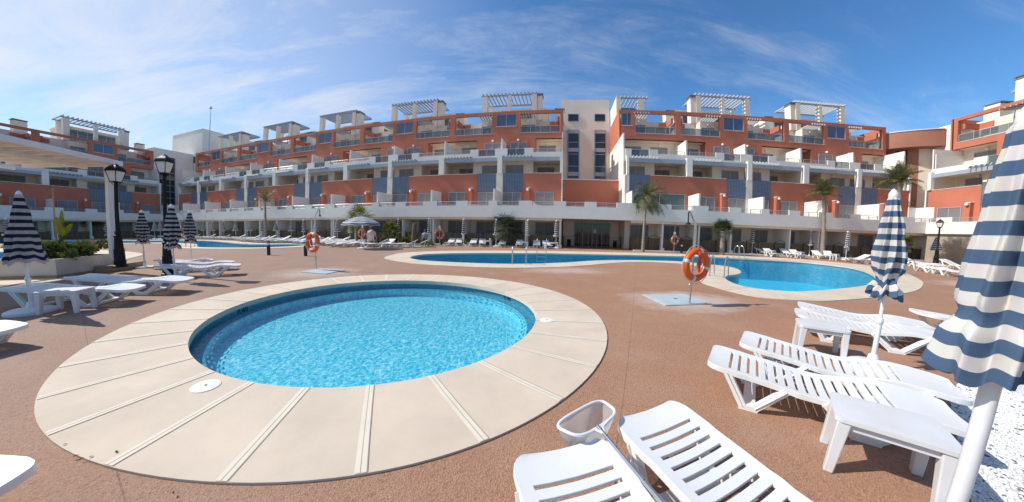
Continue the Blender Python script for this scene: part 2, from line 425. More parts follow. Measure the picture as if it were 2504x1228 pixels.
# ------------------------------------------------------------------ world and sun
SUN_EL, SHADOW_AZ = 43.0, -5.0              # shadows run towards +x
def make_world():
    w = bpy.data.worlds.new('World'); sc.world = w; w.use_nodes = True
    N, L = w.node_tree.nodes, w.node_tree.links
    bg = N['Background']
    sky = N.new('ShaderNodeTexSky'); sky.sky_type = 'NISHITA'; sky.sun_disc = False
    sx, sy = -math.cos(R(SHADOW_AZ)), -math.sin(R(SHADOW_AZ))
    sky.sun_elevation = R(SUN_EL); sky.sun_rotation = math.atan2(sx, sy)
    sky.altitude = 100; sky.air_density = 1.1; sky.dust_density = .1; sky.ozone_density = 3.2
    tc = N.new('ShaderNodeTexCoord'); sp_ = N.new('ShaderNodeSeparateXYZ'); L.new(tc.outputs['Generated'], sp_.inputs[0])
    def mth(op, a, b=None, c=None):
        n = N.new('ShaderNodeMath'); n.operation = op
        for i, v in enumerate((a, b, c)):
            if v is None: continue
            if hasattr(v, 'links'): L.new(v, n.inputs[i])
            else: n.inputs[i].default_value = v
        return n.outputs[0]
    den = mth('ADD', mth('MAXIMUM', sp_.outputs['Z'], .0), .22)
    u, v = mth('DIVIDE', sp_.outputs['X'], den), mth('DIVIDE', sp_.outputs['Y'], den)
    cb = N.new('ShaderNodeCombineXYZ'); L.new(u, cb.inputs[0]); L.new(v, cb.inputs[1])
    def fbm(scale, sxyz, rot, det, dist, rough=.6):
        mp = N.new('ShaderNodeMapping'); mp.inputs['Scale'].default_value = sxyz; mp.inputs['Rotation'].default_value = (0, 0, R(rot)); L.new(cb.outputs[0], mp.inputs[0])
        n = N.new('ShaderNodeTexNoise'); n.inputs['Scale'].default_value = scale; n.inputs['Detail'].default_value = det; n.inputs['Distortion'].default_value = dist; n.inputs['Roughness'].default_value = rough
        L.new(mp.outputs[0], n.inputs['Vector']); return n.outputs['Fac']
    def mr(x, a, b, c=0, d=1):
        n = N.new('ShaderNodeMapRange'); n.interpolation_type = 'SMOOTHSTEP'
        n.inputs['From Min'].default_value = a; n.inputs['From Max'].default_value = b; n.inputs['To Min'].default_value = c; n.inputs['To Max'].default_value = d
        L.new(x, n.inputs['Value']); return n.outputs[0]
    big = fbm(.55, (1, 1.0, 1), 0, 3, .3)
    str_ = fbm(1.1, (.7, 2.3, 1), -32, 9, .7, .66)
    fine = fbm(3.0, (.7, 2.0, 1), -40, 9, 1.0, .70)
    left = mr(sp_.outputs['X'], .10, -.80)      # the veil thickens towards the sun side
    d = mth('ADD', mth('MULTIPLY', str_, .75), mth('MULTIPLY', fine, .30))
    d = mth('ADD', d, mth('MULTIPLY', mth('SUBTRACT', big, .5), .45))
    d = mth('ADD', d, mth('MULTIPLY', left, .24))
    cl = mr(d, .44, 1.04, 0, .9)
    cl = mth('MAXIMUM', cl, mth('MULTIPLY', left, .38))
    tint = N.new('ShaderNodeMix'); tint.data_type = 'RGBA'; tint.blend_type = 'MULTIPLY'; tint.inputs[0].default_value = 1
    L.new(sky.outputs[0], tint.inputs[6]); tint.inputs[7].default_value = (*SKYTINT, 1)
    mx = N.new('ShaderNodeMix'); mx.data_type = 'RGBA'; L.new(cl, mx.inputs[0]); L.new(tint.outputs[2], mx.inputs[6]); mx.inputs[7].default_value = (*CLOUD, 1)
    L.new(mx.outputs[2], bg.inputs[0]); bg.inputs[1].default_value = SKY_STR
    s = bpy.data.lights.new('sun', 'SUN'); s.energy = SUN_STR; s.angle = R(.5); s.color = (1, .965, .90)
    o = bpy.data.objects.new('sun', s); COL.objects.link(o)
    to_sun = Vector((sx * math.cos(R(SUN_EL)), sy * math.cos(R(SUN_EL)), math.sin(R(SUN_EL))))
    o.rotation_euler = to_sun.to_track_quat('Z', 'Y').to_euler(); o.location = to_sun * 60
SKYTINT = (.44, .72, .92); CLOUD = (4.9, 4.95, 5.0); SKY_STR = .115; SUN_STR = 3.25
make_world()
sc.view_settings.view_transform = 'Standard'; sc.view_settings.look = 'None'; sc.view_settings.gamma = 1
sc.view_settings.exposure = .64
sc.cycles.max_bounces = 10; sc.cycles.transparent_max_bounces = 16; sc.cycles.diffuse_bounces = 6; sc.cycles.glossy_bounces = 3
sc.cycles.caustics_reflective = False; sc.cycles.caustics_refractive = False
sc.cycles.use_denoising = True; sc.cycles.sample_clamp_indirect = 6

# ------------------------------------------------------------------ pools and ground
def smooth_loop(pts, per=8):
    n = len(pts); out = []
    P = [Vector((p[0], p[1])) for p in pts]
    for i in range(n):
        a, b, c, d = P[i-1], P[i], P[(i+1) % n], P[(i+2) % n]
        for k in range(per):
            t = k / per
            out.append(.5*((2*b)+(c-a)*t+(2*a-5*b+4*c-d)*t*t+(3*b-a-3*c+d)*t**3))
    return out
def area(l): return sum(l[i-1][0]*l[i][1]-l[i][0]*l[i-1][1] for i in range(len(l)))/2
def ccw(l): return l if area(l) > 0 else l[::-1]
def offset(l, w):
    n = len(l); o = []
    for i in range(n):
        d = (Vector(l[(i+1) % n]) - Vector(l[i-1])).normalized(); o.append(Vector(l[i]) + Vector((d.y, -d.x)) * w)
    return o
def uv_project(o, arc=None):                # wall: arc length x height, floor: plan
    me = o.data; uv = me.uv_layers.new(name='UVMap')
    for p in me.polygons:
        for li in p.loop_indices:
            v = me.vertices[me.loops[li].vertex_index].co
            uv.data[li].uv = (arc[me.loops[li].vertex_index], v.z) if arc and abs(p.normal.z) < .5 else (v.x, v.y)
def pool(name, inner, outer, depth, wl, wmat, fmat, wallmat, jn, jlen=None, center=None, zc=.018):
    inner, outer = ccw(inner), ccw(outer); n = len(inner)
    c = MB(); c.sheet([outer, inner], zc)
    lip = offset(inner, -.0)
    vs = [(p[0], p[1], zc) for p in inner] + [(p[0], p[1], zc-.09) for p in inner]
    c.add(vs, [((i+1) % n, i, n+i, n+(i+1) % n) for i in range(n)])
    no = len(outer)
    c.add([(p[0], p[1], zc) for p in outer] + [(p[0], p[1], zc-.03) for p in outer], [(i, (i+1) % no, no+(i+1) % no, no+i) for i in range(no)])
    wal = offset(inner, .05)
    c.add([(p[0], p[1], zc-.09) for p in inner] + [(p[0], p[1], zc-.09) for p in wal], [((i+1) % n, i, n+i, n+(i+1) % n) for i in range(n)])
    # radial joints: a pair of pale strips with a dark saw line
    if jn:
        for k in range(jn):
            if center is not None:
                a = 2*PI*(k+.37)/jn; d = Vector((math.cos(a), math.sin(a)))
                p0 = center[0] + d * (center[1]+.005); p1 = center[0] + d * (center[2]-.005)
            else:
                i = int(n*k/jn); q = Vector(inner[i]); t = (Vector(inner[(i+1) % n]) - Vector(inner[i-1])).normalized(); d = Vector((t.y, -t.x))
                p0 = q + d*.005
                best = min(outer, key=lambda o_: (Vector(o_)-q).length); p1 = q + d * max(.2, ((Vector(best)-q).length - .03))
            e = Vector((-d.y, d.x))
            for off, w, mi, zz in ((-.021, .036, 1, .004), (.021, .036, 1, .004), (0, .004, 2, .005), (.043, .005, 2, .005)):
                a0, a1, b1, b0 = p0+e*(off-w/2), p1+e*(off-w/2), p1+e*(off+w/2), p0+e*(off+w/2)
                c.add([(*a0, zc+zz), (*a1, zc+zz), (*b1, zc+zz), (*b0, zc+zz)], [(0,1,2,3)], mi)
    tag(c.build(name+'_coping', [M['coping'], M['joint'], M['jdark']]), kind='structure')
    b = MB()
    b.add([(p[0], p[1], zc-.09) for p in wal] + [(p[0], p[1], -depth) for p in wal], [((i+1) % n, i, n+i, n+(i+1) % n) for i in range(n)], 0)
    b.sheet([wal], -depth, 1)
    # step ledge round the basin
    led = offset(inner, -.16); zl = wl - .10
    if depth < .8:
        b.add([(p[0], p[1], zl) for p in wal] + [(p[0], p[1], zl) for p in led], [(i, (i+1) % n, n+(i+1) % n, n+i) for i in range(n)][::1], 0)
        b.add([(p[0], p[1], zl) for p in led] + [(p[0], p[1], -depth) for p in led], [((i+1) % n, i, n+i, n+(i+1) % n) for i in range(n)], 1)
        for w0, w1 in ((-.185, -.21), (-.235, -.26)):      # dotted mosaic border under the ledge
            q0, q1 = offset(inner, w0), offset(inner, w1)
            for i in range(0, n):
                if (i + (w0 < -.2)) % 2: b.add([(*q0[i], zl-.006), (*q0[(i+1) % n], zl-.006), (*q1[(i+1) % n], zl-.006), (*q1[i], zl-.006)], [(0,1,2,3)], 0)
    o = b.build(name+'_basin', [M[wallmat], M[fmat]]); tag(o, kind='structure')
    s = 0; arc = []
    cum = [0]
    for i in range(n): cum.append(cum[-1] + (Vector(wal[(i+1) % n])-Vector(wal[i])).length)
    nv = len(o.data.vertices)
    arc = [cum[i % n] for i in range(nv)]
    uv_project(o, arc)
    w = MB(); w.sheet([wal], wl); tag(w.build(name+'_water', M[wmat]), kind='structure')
    return offset(outer, -.04)
KC = Vector((-2.562, 5.369)); KRO, KRI = 4.216, 3.032
circ = lambda r, n: [KC + Vector((math.cos(2*PI*i/n), math.sin(2*PI*i/n))) * r for i in range(n)]
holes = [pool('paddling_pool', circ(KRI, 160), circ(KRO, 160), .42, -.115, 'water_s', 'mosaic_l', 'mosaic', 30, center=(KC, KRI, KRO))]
g2 = lambda L_: [G(*q).to_2d() for q in L_]
bi = g2([(1003,631),(1020,625),(1060,621.5),(1150,619.5),(1300,619.8),(1400,621.5),(1520,624),(1650,627),(1740,629),(1850,634),(1960,640.5),(2050,650),(2100,659),(2133,672),(2140,684),(2129,696),(2069,705.5),(1982,713),(1930,713.7),(1846,706.5),(1806,697.7),(1780,687),(1774,679),(1784,674.6),(1806,671),(1812,664.5),(1799,657),(1773,651.5),(1740,648),(1690,642.5),(1640,639),(1560,637),(1490,637),(1440,638.8),(1380,642.8),(1300,645.5),(1215,645.5),(1100,641.5),(1030,637)])
bo = g2([(942,633),(955,625),(990,618.5),(1080,614.5),(1200,613.5),(1350,614.5),(1500,617.5),(1650,621),(1800,626),(1900,631),(2000,638),(2130,651),(2210,668),(2250,686),(2256,698),(2235,713),(2150,727),(2060,735),(1990,737),(1850,727),(1745,702),(1712,688),(1722,676),(1730,667),(1726,657),(1690,648),(1640,644),(1560,641.5),(1500,644),(1430,650),(1370,653.5),(1290,655.5),(1200,655),(1100,651),(1010,645)])
holes.append(pool('swimming_pool', smooth_loop(bi, 6), smooth_loop(bo, 6), 1.5, -.12, 'water_b', 'mosaic_d', 'mosaic', 42))
li = [(-62,20.5),(-54,22.5),(-46,24.5),(-41.9,26),(-37,27),(-32.9,26.3),(-28.1,24.2),(-25.3,23.1),(-22.9,22.6),(-20.5,23.6),(-18.5,23.4),(-17.7,22),(-18.8,19.8),(-20.6,18.7),(-24.4,18.2),(-26.9,19.7),(-30.3,21.8),(-36.1,22.6),(-38.8,20.7),(-47.6,16.6),(-56,13),(-63,15)]
li = smooth_loop(li, 5)
holes.append(pool('far_left_pool', li, offset(ccw(li), 1.3), 1.5, -.12, 'water_b', 'mosaic_d', 'mosaic', 0))
l2 = [Vector((-31.5, 8.8)) + Vector((math.cos(a)*8.2, math.sin(a)*2.6)) for a in (2*PI*i/90 for i in range(90))]
lo = smooth_loop([(-44,9),(-38,13),(-29,14),(-22.5,12.9),(-19.4,10.6),(-17.5,8.4),(-14.3,6.3),(-13.4,5.0),(-18,4.2),(-26,4),(-38,4.2)], 8)
holes.append(pool('near_left_pool', l2, lo, 1.2, -.12, 'water_b', 'mosaic_d', 'mosaic', 0))
gm = MB(); gm.sheet([[(-260,-120),(260,-120),(260,260),(-260,260)]] + holes, 0.0)
tag(gm.build('ground', M['paving']), kind='structure')

# depth marks on the tile band of the paddling pool
def text_mesh(name, body, size, m, parent=None):
    cu = bpy.data.curves.new(name, 'FONT'); cu.body = body; cu.size = size; cu.extrude = .0015; cu.align_x = 'CENTER'
    o = bpy.data.objects.new(name, cu); COL.objects.link(o)
    dg = bpy.context.evaluated_depsgraph_get(); me = bpy.data.meshes.new_from_object(o.evaluated_get(dg))
    bpy.data.objects.remove(o); me.materials.clear(); me.materials.append(m)
    n = bpy.data.objects.new(name, me); COL.objects.link(n)
    if parent: n.parent = parent
    return n
M['ink'] = mat('navy_tile', (.01,.015,.04), .4, .1, 5)
for px, py, lab in ((657,746,'navy 0.40 depth mark on the tile band near the left rim'), (1196,722,'navy 0.40 depth mark on the tile band near the right rim')):
    d = (G(px, py).to_2d() - KC).normalized()
    o = text_mesh('depth_mark', '0.40', .16, M['ink'])
    p = KC + d * (KRI + .05 - .006); o.location = (p.x, p.y, -.19)
    o.rotation_euler = (R(90), 0, math.atan2(d.y, d.x) - PI/2)
    o.scale = (1.15, .95, 1)
    tag(o, lab, 'depth mark')
for (px, py, r), lab in (((505,948,.135), 'large round white skimmer lid in the coping below the pool'), ((1337,785,.125), 'round white skimmer lid in the coping at the right of the pool')):
    p = G(px, py); e = empty('skimmer_lid', (p.x, p.y, .018), 0, lab, 'lid')
    b = MB(); b.lathe([(r, 0), (r, .006), (r-.012, .009), (.02, .010)], 32); b.build('cover', M['drain'], e, smooth=True)
    b = MB(); b.lathe([(.014, .0), (.014, .012), (.004, .0125)], 12); b.build('finger_hole', M['black_p'], e)

# ------------------------------------------------------------------ apartment buildings
class Bld:
    """One building in its own frame: x along the front, y inwards, z up."""
    def __init__(s, name, loc, rot, label, cat='apartment building'):
        s.e = empty(name, loc, rot, label, cat)
        s.cr, s.wh, s.og, s.sf = MB(), MB(), MB(), MB()
        s.cache = {}
    def part(s, name, key, make, mats, loc, rot=0, subs=()):
        if key not in s.cache:
            b = MB(); make(b); s.cache[key] = b.build(name, mats, s.e); o = s.cache[key]
            for sn, smk, sm in subs:
                b = MB(); smk(b); b.build(sn, sm, o)
        else:
            src = s.cache[key]; o = src.copy(); COL.objects.link(o); o.parent = s.e
            for sn, ch in zip([q[0] for q in subs], list(src.children)):
                c = ch.copy(); COL.objects.link(c); c.parent = o
        o.location = loc; o.rotation_euler.z = rot
        return o
    def window(s, x, y, z0, w, h):
        fr = .06
        def mk(b):
            b.box(-w/2, w/2, -.012, .02, 0, h, 0)
        def mf(b):
            for x0, x1, z0_, z1 in ((-w/2, -w/2+fr, 0, h), (w/2-fr, w/2, 0, h), (-w/2+fr, w/2-fr, h-fr, h), (-.03, .03, 0, h-fr)):
                b.box(x0, x1, -.05, -.013, z0_, z1)
        s.part('window', ('w', round(w,2), round(h,2)), mk, M['shutter'], (x, y, z0), subs=[('window_frame', mf, M['beam'])])
    def rail(s, x0, x1, y, z0, h=.36, n=3):
        w = abs(x1-x0)
        def mk(b):
            for k in range(n): b.tube([(-w/2, 0, .07+(h-.07)*k/(n-1)), (w/2, 0, .07+(h-.07)*k/(n-1))], .018 if k < n-1 else .026, 5)
            for xx in (-w/2+.04, 0, w/2-.04): b.box(xx-.02, xx+.02, -.02, .02, 0, h)
        s.part('railing', ('r', round(w,2), h), mk, M['rail'], ((x0+x1)/2, y, z0))
    def balu(s, x0, x1, y, z0, h, name='glass_balustrade'):
        w = abs(x1-x0)
        def mk(b):
            n = max(2, round(w/1.05))
            for k in range(n):
                b.box(-w/2+w*k/n+.03, -w/2+w*(k+1)/n-.03, -.008, .008, .05, h-.04, 0)
        def mf(b):
            n = max(2, round(w/1.05))
            for k in range(n+1):
                xx = -w/2+.02+(w-.04)*k/n; b.box(xx-.02, xx+.02, -.02, .02, 0, h-.03)
            b.box(-w/2, w/2, -.03, .03, h-.03, h+.02)
        s.part(name, ('b', round(w,2), h), mk, M['glass'], ((x0+x1)/2, y, z0), subs=[('handrail', mf, M['rail'])])
    def lamp(s, x, y, z):
        def mk(b):
            b.box(-.05, .05, -.06, .0, -.05, .05)
        s.part('wall_lamp', 'lamp', mk, M['rail'], (x, y, z), subs=[('lamp_globe', lambda b: b.ball((0, -.16, 0), .125, 12, 8, 0), M['globe'])])
    def half(s, x0, sg, amax=6.15, wide=False, first=False, roof=True):
        X = lambda a: x0 + sg*a
        def bx(mb, a0, a1, y0, y1, z0, z1): mb.box(X(a0), X(a1), y0, y1, z0, z1)
        A = amax
        # ground floor: back wall, dividing fins under the terrace, downstand beam
        bx(s.cr, 0, A, -2.4, .5, 0, 2.62)
        for a in (.15, 3.2):
            bx(s.wh, a-.07, a+.07, -4.75, -2.4, 0, 2.40); bx(s.wh, a-.16, a+.16, -4.9, -4.6, 0, .30)
        bx(s.cr, 0, A, -4.9, -4.6, 2.40, 2.62)
        for ac in (1.68, 4.72): s.window(X(ac), -2.405, .25, 1.8, 2.05)
        # first floor terrace with its stepped parapet
        bx(s.sf, 0, A, -5.0, .5, 2.62, 3.08)
        bx(s.wh, 0, A, -5.2, -5.0, 2.60, 3.66)
        for a0, a1 in ((0, .72), (2.65, 3.78), (5.75, A)): bx(s.wh, a0, a1, -5.2, -5.0, 3.66, 4.09)
        for a0, a1 in ((.72, 2.65), (3.78, 5.75)): s.rail(X(a0), X(a1), -5.1, 3.66)
        # first floor wall
        bx(s.og, 0, 3.84, -2.6, -2.3, 3.08, 7.03); bx(s.og, 3.84, 5.82, -2.56, -2.3, 3.08, 7.03)
        bx(s.cr, 5.82, A, -2.66, -2.3, 3.08, 7.05)
        bx(s.wh, 0, 3.80, -2.64, -2.26, 7.03, 7.07)
        if wide:
            def mk(b):
                b.box(-2.5, 2.5, -.02, .01, 0, 2.25, 0)
                for xx in (-2.5, 0, 2.44): b.box(xx, xx+.06, -.06, -.02, 0, 2.25, 1)
                b.box(-2.5, 2.5, -.061, -.021, 2.19, 2.25, 1)
            s.part('picture_window', 'pw', mk, [M['cyl'], M['beam']], (X(2.9), -2.61, 3.1))
        else:
            s.window(X(1.75), -2.605, 3.1, 1.8, 2.12)
        s.window(X(4.85), -2.665 if False else -2.565, 3.1, 1.76, 2.10)
        w = 1.98
        def mk(b): b.box(-w/2, w/2, -.05, 0, 0, 1.80)
        s.part('screen_panel', 'scr', mk, M['screen'], (X(4.83), -2.57, 5.27))
        # lamp pier and privacy fins on the terrace
        if not wide:
            bx(s.og, 3.14, 3.44, -3.0, -2.6, 3.08, 5.5); bx(s.wh, 3.12, 3.46, -3.02, -2.6, 5.5, 5.56)
            s.lamp(X(3.29), -3.0, 5.34)
        fin = [(-5.0, 3.08), (-2.66, 3.08), (-2.66, 5.26), (-5.0, 5.26)]
        for a in (0.0, A):
            bx(s.wh, a-.08 if a else 0, a if a else .08, -4.9, -2.66, 3.08, 5.2)
        # second floor
        bx(s.wh, 0, A, -2.3, 2.4, 5.85, 6.1)
        bx(s.cr, 3.0, A, -1.3, .3, 6.1, 8.5); bx(s.cr, 0, 3.0, .3, 2.5, 6.1, 8.5)
        bx(s.cr, 0, .1, -2.2, .3, 6.1, 8.5)
        s.window(X(4.9), -1.305, 6.12, 1.85, 2.02)
        s.window(X(1.78), .295, 6.12, 1.8, 2.08)
        s.lamp(X(4.3), -1.3, 8.28); s.lamp(X(1.8), .3, 8.35)
        # pillars and the grey pergola beam with slats
        bx(s.wh, 0, .28, -2.78, -2.40, 7.07, 8.84); bx(s.wh, A-.23, A, -2.78, -2.40, 7.05, 8.88)
        def mk(b):
            b.box(-2.82, 2.82, -.07, .07, 0, .36, 0)
            for k in range(9):
                xx = -.02 + 2.7*k/8
                b.hexa([(xx, -.45, .37), (xx+.06, -.45, .37), (xx+.06, 2.3, .37), (xx, 2.3, .37), (xx, -.25, .60), (xx+.06, -.25, .60), (xx+.06, 2.3, .50), (xx, 2.3, .50)], 1)
        o = s.part('pergola_beam', 'pg', mk, [M['beam'], M['slat']], (X(3.1), -2.59, 8.27), PI if sg < 0 else 0)
        if sg < 0: o.scale = (1, -1, 1); o.rotation_euler.z = 0; o.scale = (-1, 1, 1)
        # third floor terrace
        bx(s.sf, 0, A, -2.0, 2.4, 8.5, 8.76); bx(s.wh, 0, A, -2.2, -2.0, 8.5, 8.92)
        for a0, a1, zt in ((0, 2.93, 9.22), (2.93, 3.78, 9.66), (5.52, A, 9.66)): bx(s.wh, a0, a1, -2.2, -2.0, 8.92, zt)
        s.rail(X(.2), X(2.93), -2.1, 9.22); s.balu(X(3.78), X(5.52), -2.1, 8.92, .70, 'glass_screen')
        if wide:
            bx(s.cr, 0, A, 1.2, 2.5, 8.76, 11.3)
            s.window(X(4.6), 1.195, 8.8, 1.8, 2.05)
        else:
            bx(s.og, 2.95, A, 0, .3, 8.76, 11.3); bx(s.cr, 0, 2.95, 1.2, 2.5, 8.76, 11.3); bx(s.og, 2.93, 3.1, .3, 1.2, 8.76, 11.3)
            s.window(X(4.73), -.005, 8.8, 1.8, 2.13); s.lamp(X(4.75), 0, 11.12)
        s.window(X(1.72), 1.195, 8.8, 1.85, 2.03); s.lamp(X(1.72), 1.2, 11.0)
        bx(s.wh, 0, .08, -2.0, 1.2, 8.76, 10.75)
        if not wide: bx(s.wh, A-.08, A, -2.0, 0, 8.76, 10.75)
        # fourth floor: the orange frame with open bays
        if not wide: bx(s.cr, 0, A, .02, 2.5, 11.3, 11.55)
        else: bx(s.cr, 0, A, .02, 2.5, 11.3, 11.55)
        bx(s.og, 0, A, 0, .35, 11.3, 11.95) if False else bx(s.og, 0, A, -.004, .35, 11.3, 11.95)
        bx(s.og, 0, A, -.004, .35, 14.15, 14.48)
        bx(s.og, 0, .30, -.004, .35, 11.95, 14.15); bx(s.og, 4.58, A, -.004, .35, 11.95, 12.76)
        bx(s.og, 4.58, 5.03, -.004, .35, 12.76, 14.15)
        bx(s.wh, .3, 4.58, -.03, .30, 11.95, 11.98)
        s.balu(X(.32), X(4.56), .10, 11.98, .74)
        bx(s.cr, 0, A, 3.2, 3.5, 11.55, 14.2)
        bx(s.cr, 3.0, A, 1.3, 3.2, 11.55, 14.05)
        bx(s.cr, 2.0, 2.9, 2.7, 3.2, 11.55, 14.1)
        bx(s.wh, 0, .12, .35, 3.2, 11.55, 13.9)
        bx(s.og, .42, .60, .35, 2.0, 13.3, 13.85); bx(s.og, .42, .60, 1.7, 1.9, 11.55, 13.3); bx(s.og, .42, 1.5, 1.9, 2.0, 13.3, 13.85)
        s.window(X(3.85), 1.295, 11.57, 1.5, 1.75); s.window(X(1.1), 3.195, 11.57, 1.4, 1.8)
        s.lamp(X(1.75), 3.2, 13.5); s.lamp(X(3.85), 1.3, 13.65)
        def mk2(b):
            for k in range(6): b.box(-.8+k*.3, -.74+k*.3, -1.2, .6, 0, .16)
        s.part('terrace_slats', 'ts', mk2, M['slat'], (X(3.85), 1.0, 14.06))
        # body behind
        bx(s.cr, 0, A, 2.5, 12, 0, 14.2)
    def panel(s, xc, w=2.24):
        def mk(b):
            b.box(-w/2, w/2, -.02, .02, 0, 1.39, 0)
            for xx in (-w/2, -.03, w/2-.06): b.box(xx, xx+.06, -.045, -.02, 0, 1.39, 1)
            for zz in (0, 1.33): b.box(-w/2+.06, -.03, -.044, -.021, zz, zz+.06, 1); b.box(.03, w/2-.06, -.044, -.021, zz, zz+.06, 1)
        s.part('glass_panel', ('pn', w), mk, [M['panel'], M['beam']], (xc, .10, 12.76))
        s.wh.box(xc-w/2, xc+w/2, -.04, .1, 12.73, 12.77)
    def roofset(s, x0, sg, top=17.42):
        """roof terrace of one module; sg mirrors it"""
        X = lambda a: x0 + sg*a
        def bx(mb, a0, a1, y0, y1, z0, z1): mb.box(X(a0), X(a1), y0, y1, z0, z1)
        for a0, a1 in ((3.03, 3.61), (6.08, 6.47), (8.94, 9.53)): bx(s.cr, a0, a1, 2.2, 2.75, 14.2, top-.02)
        bx(s.cr, 2.42, 2.98, 2.3, 3.3, 14.2, top-.22); bx(s.cr, 8.94, 9.4, 5.2, 5.7, 14.2, top-.02)
        def mkc(b): b.box(-.36, .36, -.58, .58, 0, .08); b.box(-.3, .3, -.5, .5, .08, .22); b.box(-.38, .38, -.6, .6, .22, .28)
        s.part('chimney_cap', 'cap', mkc, M['shutter'], (X(2.7), 2.8, top-.22))
        def mk(b):
            b.box(-3.45, 3.45, -.08, .08, 0, .17, 0); b.box(-3.45, 3.45, 3.0, 3.16, 0, .17, 0)
            for k in range(15):
                xx = -3.25 + 6.4*k/14
                b.hexa([(xx, -.5, .171), (xx+.07, -.5, .171), (xx+.07, 3.4, .171), (xx, 3.4, .171), (xx, -.2, .38), (xx+.07, -.2, .38), (xx+.07, 3.4, .34), (xx, 3.4, .34)], 1)
        s.part('roof_pergola', 'rp', mk, [M['beam'], M['slat']], (X(6.28), 2.45, top))
        # penthouse room with glazed front, second chimney
        bx(s.cr, 1.9, 8.6, 5.9, 11, 14.2, 16.95); bx(s.cr, 1.8, 8.7, 5.75, 11.1, 16.95, 17.1)
        def mkg(b):
            b.box(-2.7, 2.7, -.03, .0, 0, 2.35, 0)
            for k in range(6): b.box(-2.7+k*1.07-.03, -2.7+k*1.07+.03, -.07, -.031, 0, 2.35, 1)
            b.box(-2.7, 2.7, -.071, -.032, 2.28, 2.38, 1)
        s.part('glazed_door', 'gd', mkg, [M['cyl'], M['beam']], (X(5.6), 5.88, 14.3))
        def mks(b):
            b.box(-.02, .0, -2.1, 2.1, 0, 1.5, 0)
            for k in range(4): b.box(-.05, -.021, -2.1+k*1.4-.03, -2.1+k*1.4+.03, 0, 1.5, 1); b.box(.001, .04, -2.1+k*1.4-.03, -2.1+k*1.4+.03, 0, 1.5, 1)
        s.part('side_window', 'sw', mks, [M['cyl'], M['beam']], (X(1.88) , 8.5, 15.1))
        bx(s.cr, -.1, .95, 3.4, 4.6, 14.2, 15.85)
        s.part('chimney_cap', 'cap2', lambda b: (b.box(-.45, .45, -.5, .5, 0, .1), b.box(-.58, .58, -.65, .65, .1, .2)), M['shutter'], (X(.42), 4.0, 15.85))
        def mkr(b):
            for zz in (.5, .8, 1.05): b.tube([(-2.9, 0, zz), (2.9, 0, zz)], .02, 5)
            for k in range(7): b.box(-2.9+k*.96-.02, -2.9+k*.96+.02, -.02, .02, 0, 1.05)
        s.part('roof_railing', 'rr', mkr, M['rail'], (X(6.2), 2.15, 14.2))
        # two white chairs' worth of clutter is left to separate objects
    def finish(s):
        for mb, nm, m in ((s.cr, 'wall', M['cream']), (s.wh, 'parapet', M['white']), (s.og, 'orange_wall', M['orange']), (s.sf, 'soffit', M['soffit'])):
            if mb.v: mb.build(nm, m, s.e)

T4 = 30.8
def wing(name, s0, n, rot, loc, label, flip, extra=None):
    b = Bld(name, loc, rot, label)
    for k in range(n):
        xr = s0 - 12.3*k
        b.half(xr, -1); b.half(xr - 12.3, 1); b.panel(xr - 6.15)
        if flip: b.roofset(xr - 12.3, 1)
        else: b.roofset(xr, -1)
    if extra: extra(b)
    b.finish(); return b

def ends(b, x0, x1):        # side walls of a wing, orange at the top floors
    for x, d in ((x0, -1), (x1, 1)):
        a, c = sorted((x, x + d*.12))
        b.wh.box(a, c, -2.66, 12.02, 2.6, 7.06); b.wh.box(a, c, -2.0, 12.02, 7.06, 11.29)
        a, c = sorted((x, x + d*.124)); b.og.box(a, c, -.005, 12.03, 11.29, 14.49)
        a, c = sorted((x, x + d*.118)); b.cr.box(a, c, .2, 12.0, 0, 2.6)
wing('apartment_building', 0, 5, FANG, W(0, T4), 'long terraced orange and cream apartment block left of the stair tower, behind the pools', False,
     lambda b: ends(b, -61.5, -.124))
def right_wing():
    b = Bld('apartment_building', W(0, T4), FANG, 'orange and cream apartment block right of the stair tower, with a wide picture window')
    b.half(12.13, -1, 6.1, wide=True); b.half(12.13, 1); b.half(24.43, -1); b.half(24.43, 1); b.half(36.73, -1)
    b.panel(6.72, 1.2); b.panel(18.28); b.panel(30.58)
    b.roofset(12.13, 1); b.roofset(24.43, 1)
    # small penthouse beside the stair tower
    b.cr.box(6.0, 9.15, 2.6, 11, 14.2, 14.4); b.cr.box(6.0, 6.5, 2.2, 6.5, 14.2, 16.95); b.cr.box(8.5, 9.15, 2.2, 2.8, 14.2, 16.75); b.cr.box(6.5, 9.15, 6.0, 6.5, 14.2, 16.9)
    b.part('glazed_door', 'gd2', lambda m: (m.box(0, 2, 0, .03, 0, 1.9, 0), [m.box(k*.66-.03, k*.66+.03, -.04, -.001, 0, 1.9, 1) for k in range(4)]), [M['cyl'], M['beam']], (6.5, 3.6, 14.3))
    b.part('roof_pergola', 'rp2', lambda m: (m.box(0, 3.4, -.08, .08, 0, .16, 0), [m.hexa([(k*.42, -.3, .161), (k*.42+.07, -.3, .161), (k*.42+.07, 3, .161), (k*.42, 3, .161), (k*.42, -.1, .36), (k*.42+.07, -.1, .36), (k*.42+.07, 3, .33), (k*.42, 3, .33)], 1) for k in range(9)]), [M['beam'], M['slat']], (6.1, 2.3, 16.75))
    ends(b, 5.98, 36.74)
    b.wh.box(36.86, 38.0, -2.5, -2.2, 3.08, 5.4)
    b.finish()
right_wing()
wing('apartment_building', 0, 2, FANG + PI/2, W(-66.5, 26.6), 'shaded terraced apartment block closing the left side of the pool court', False, lambda b: ends(b, -24.6, -.124))

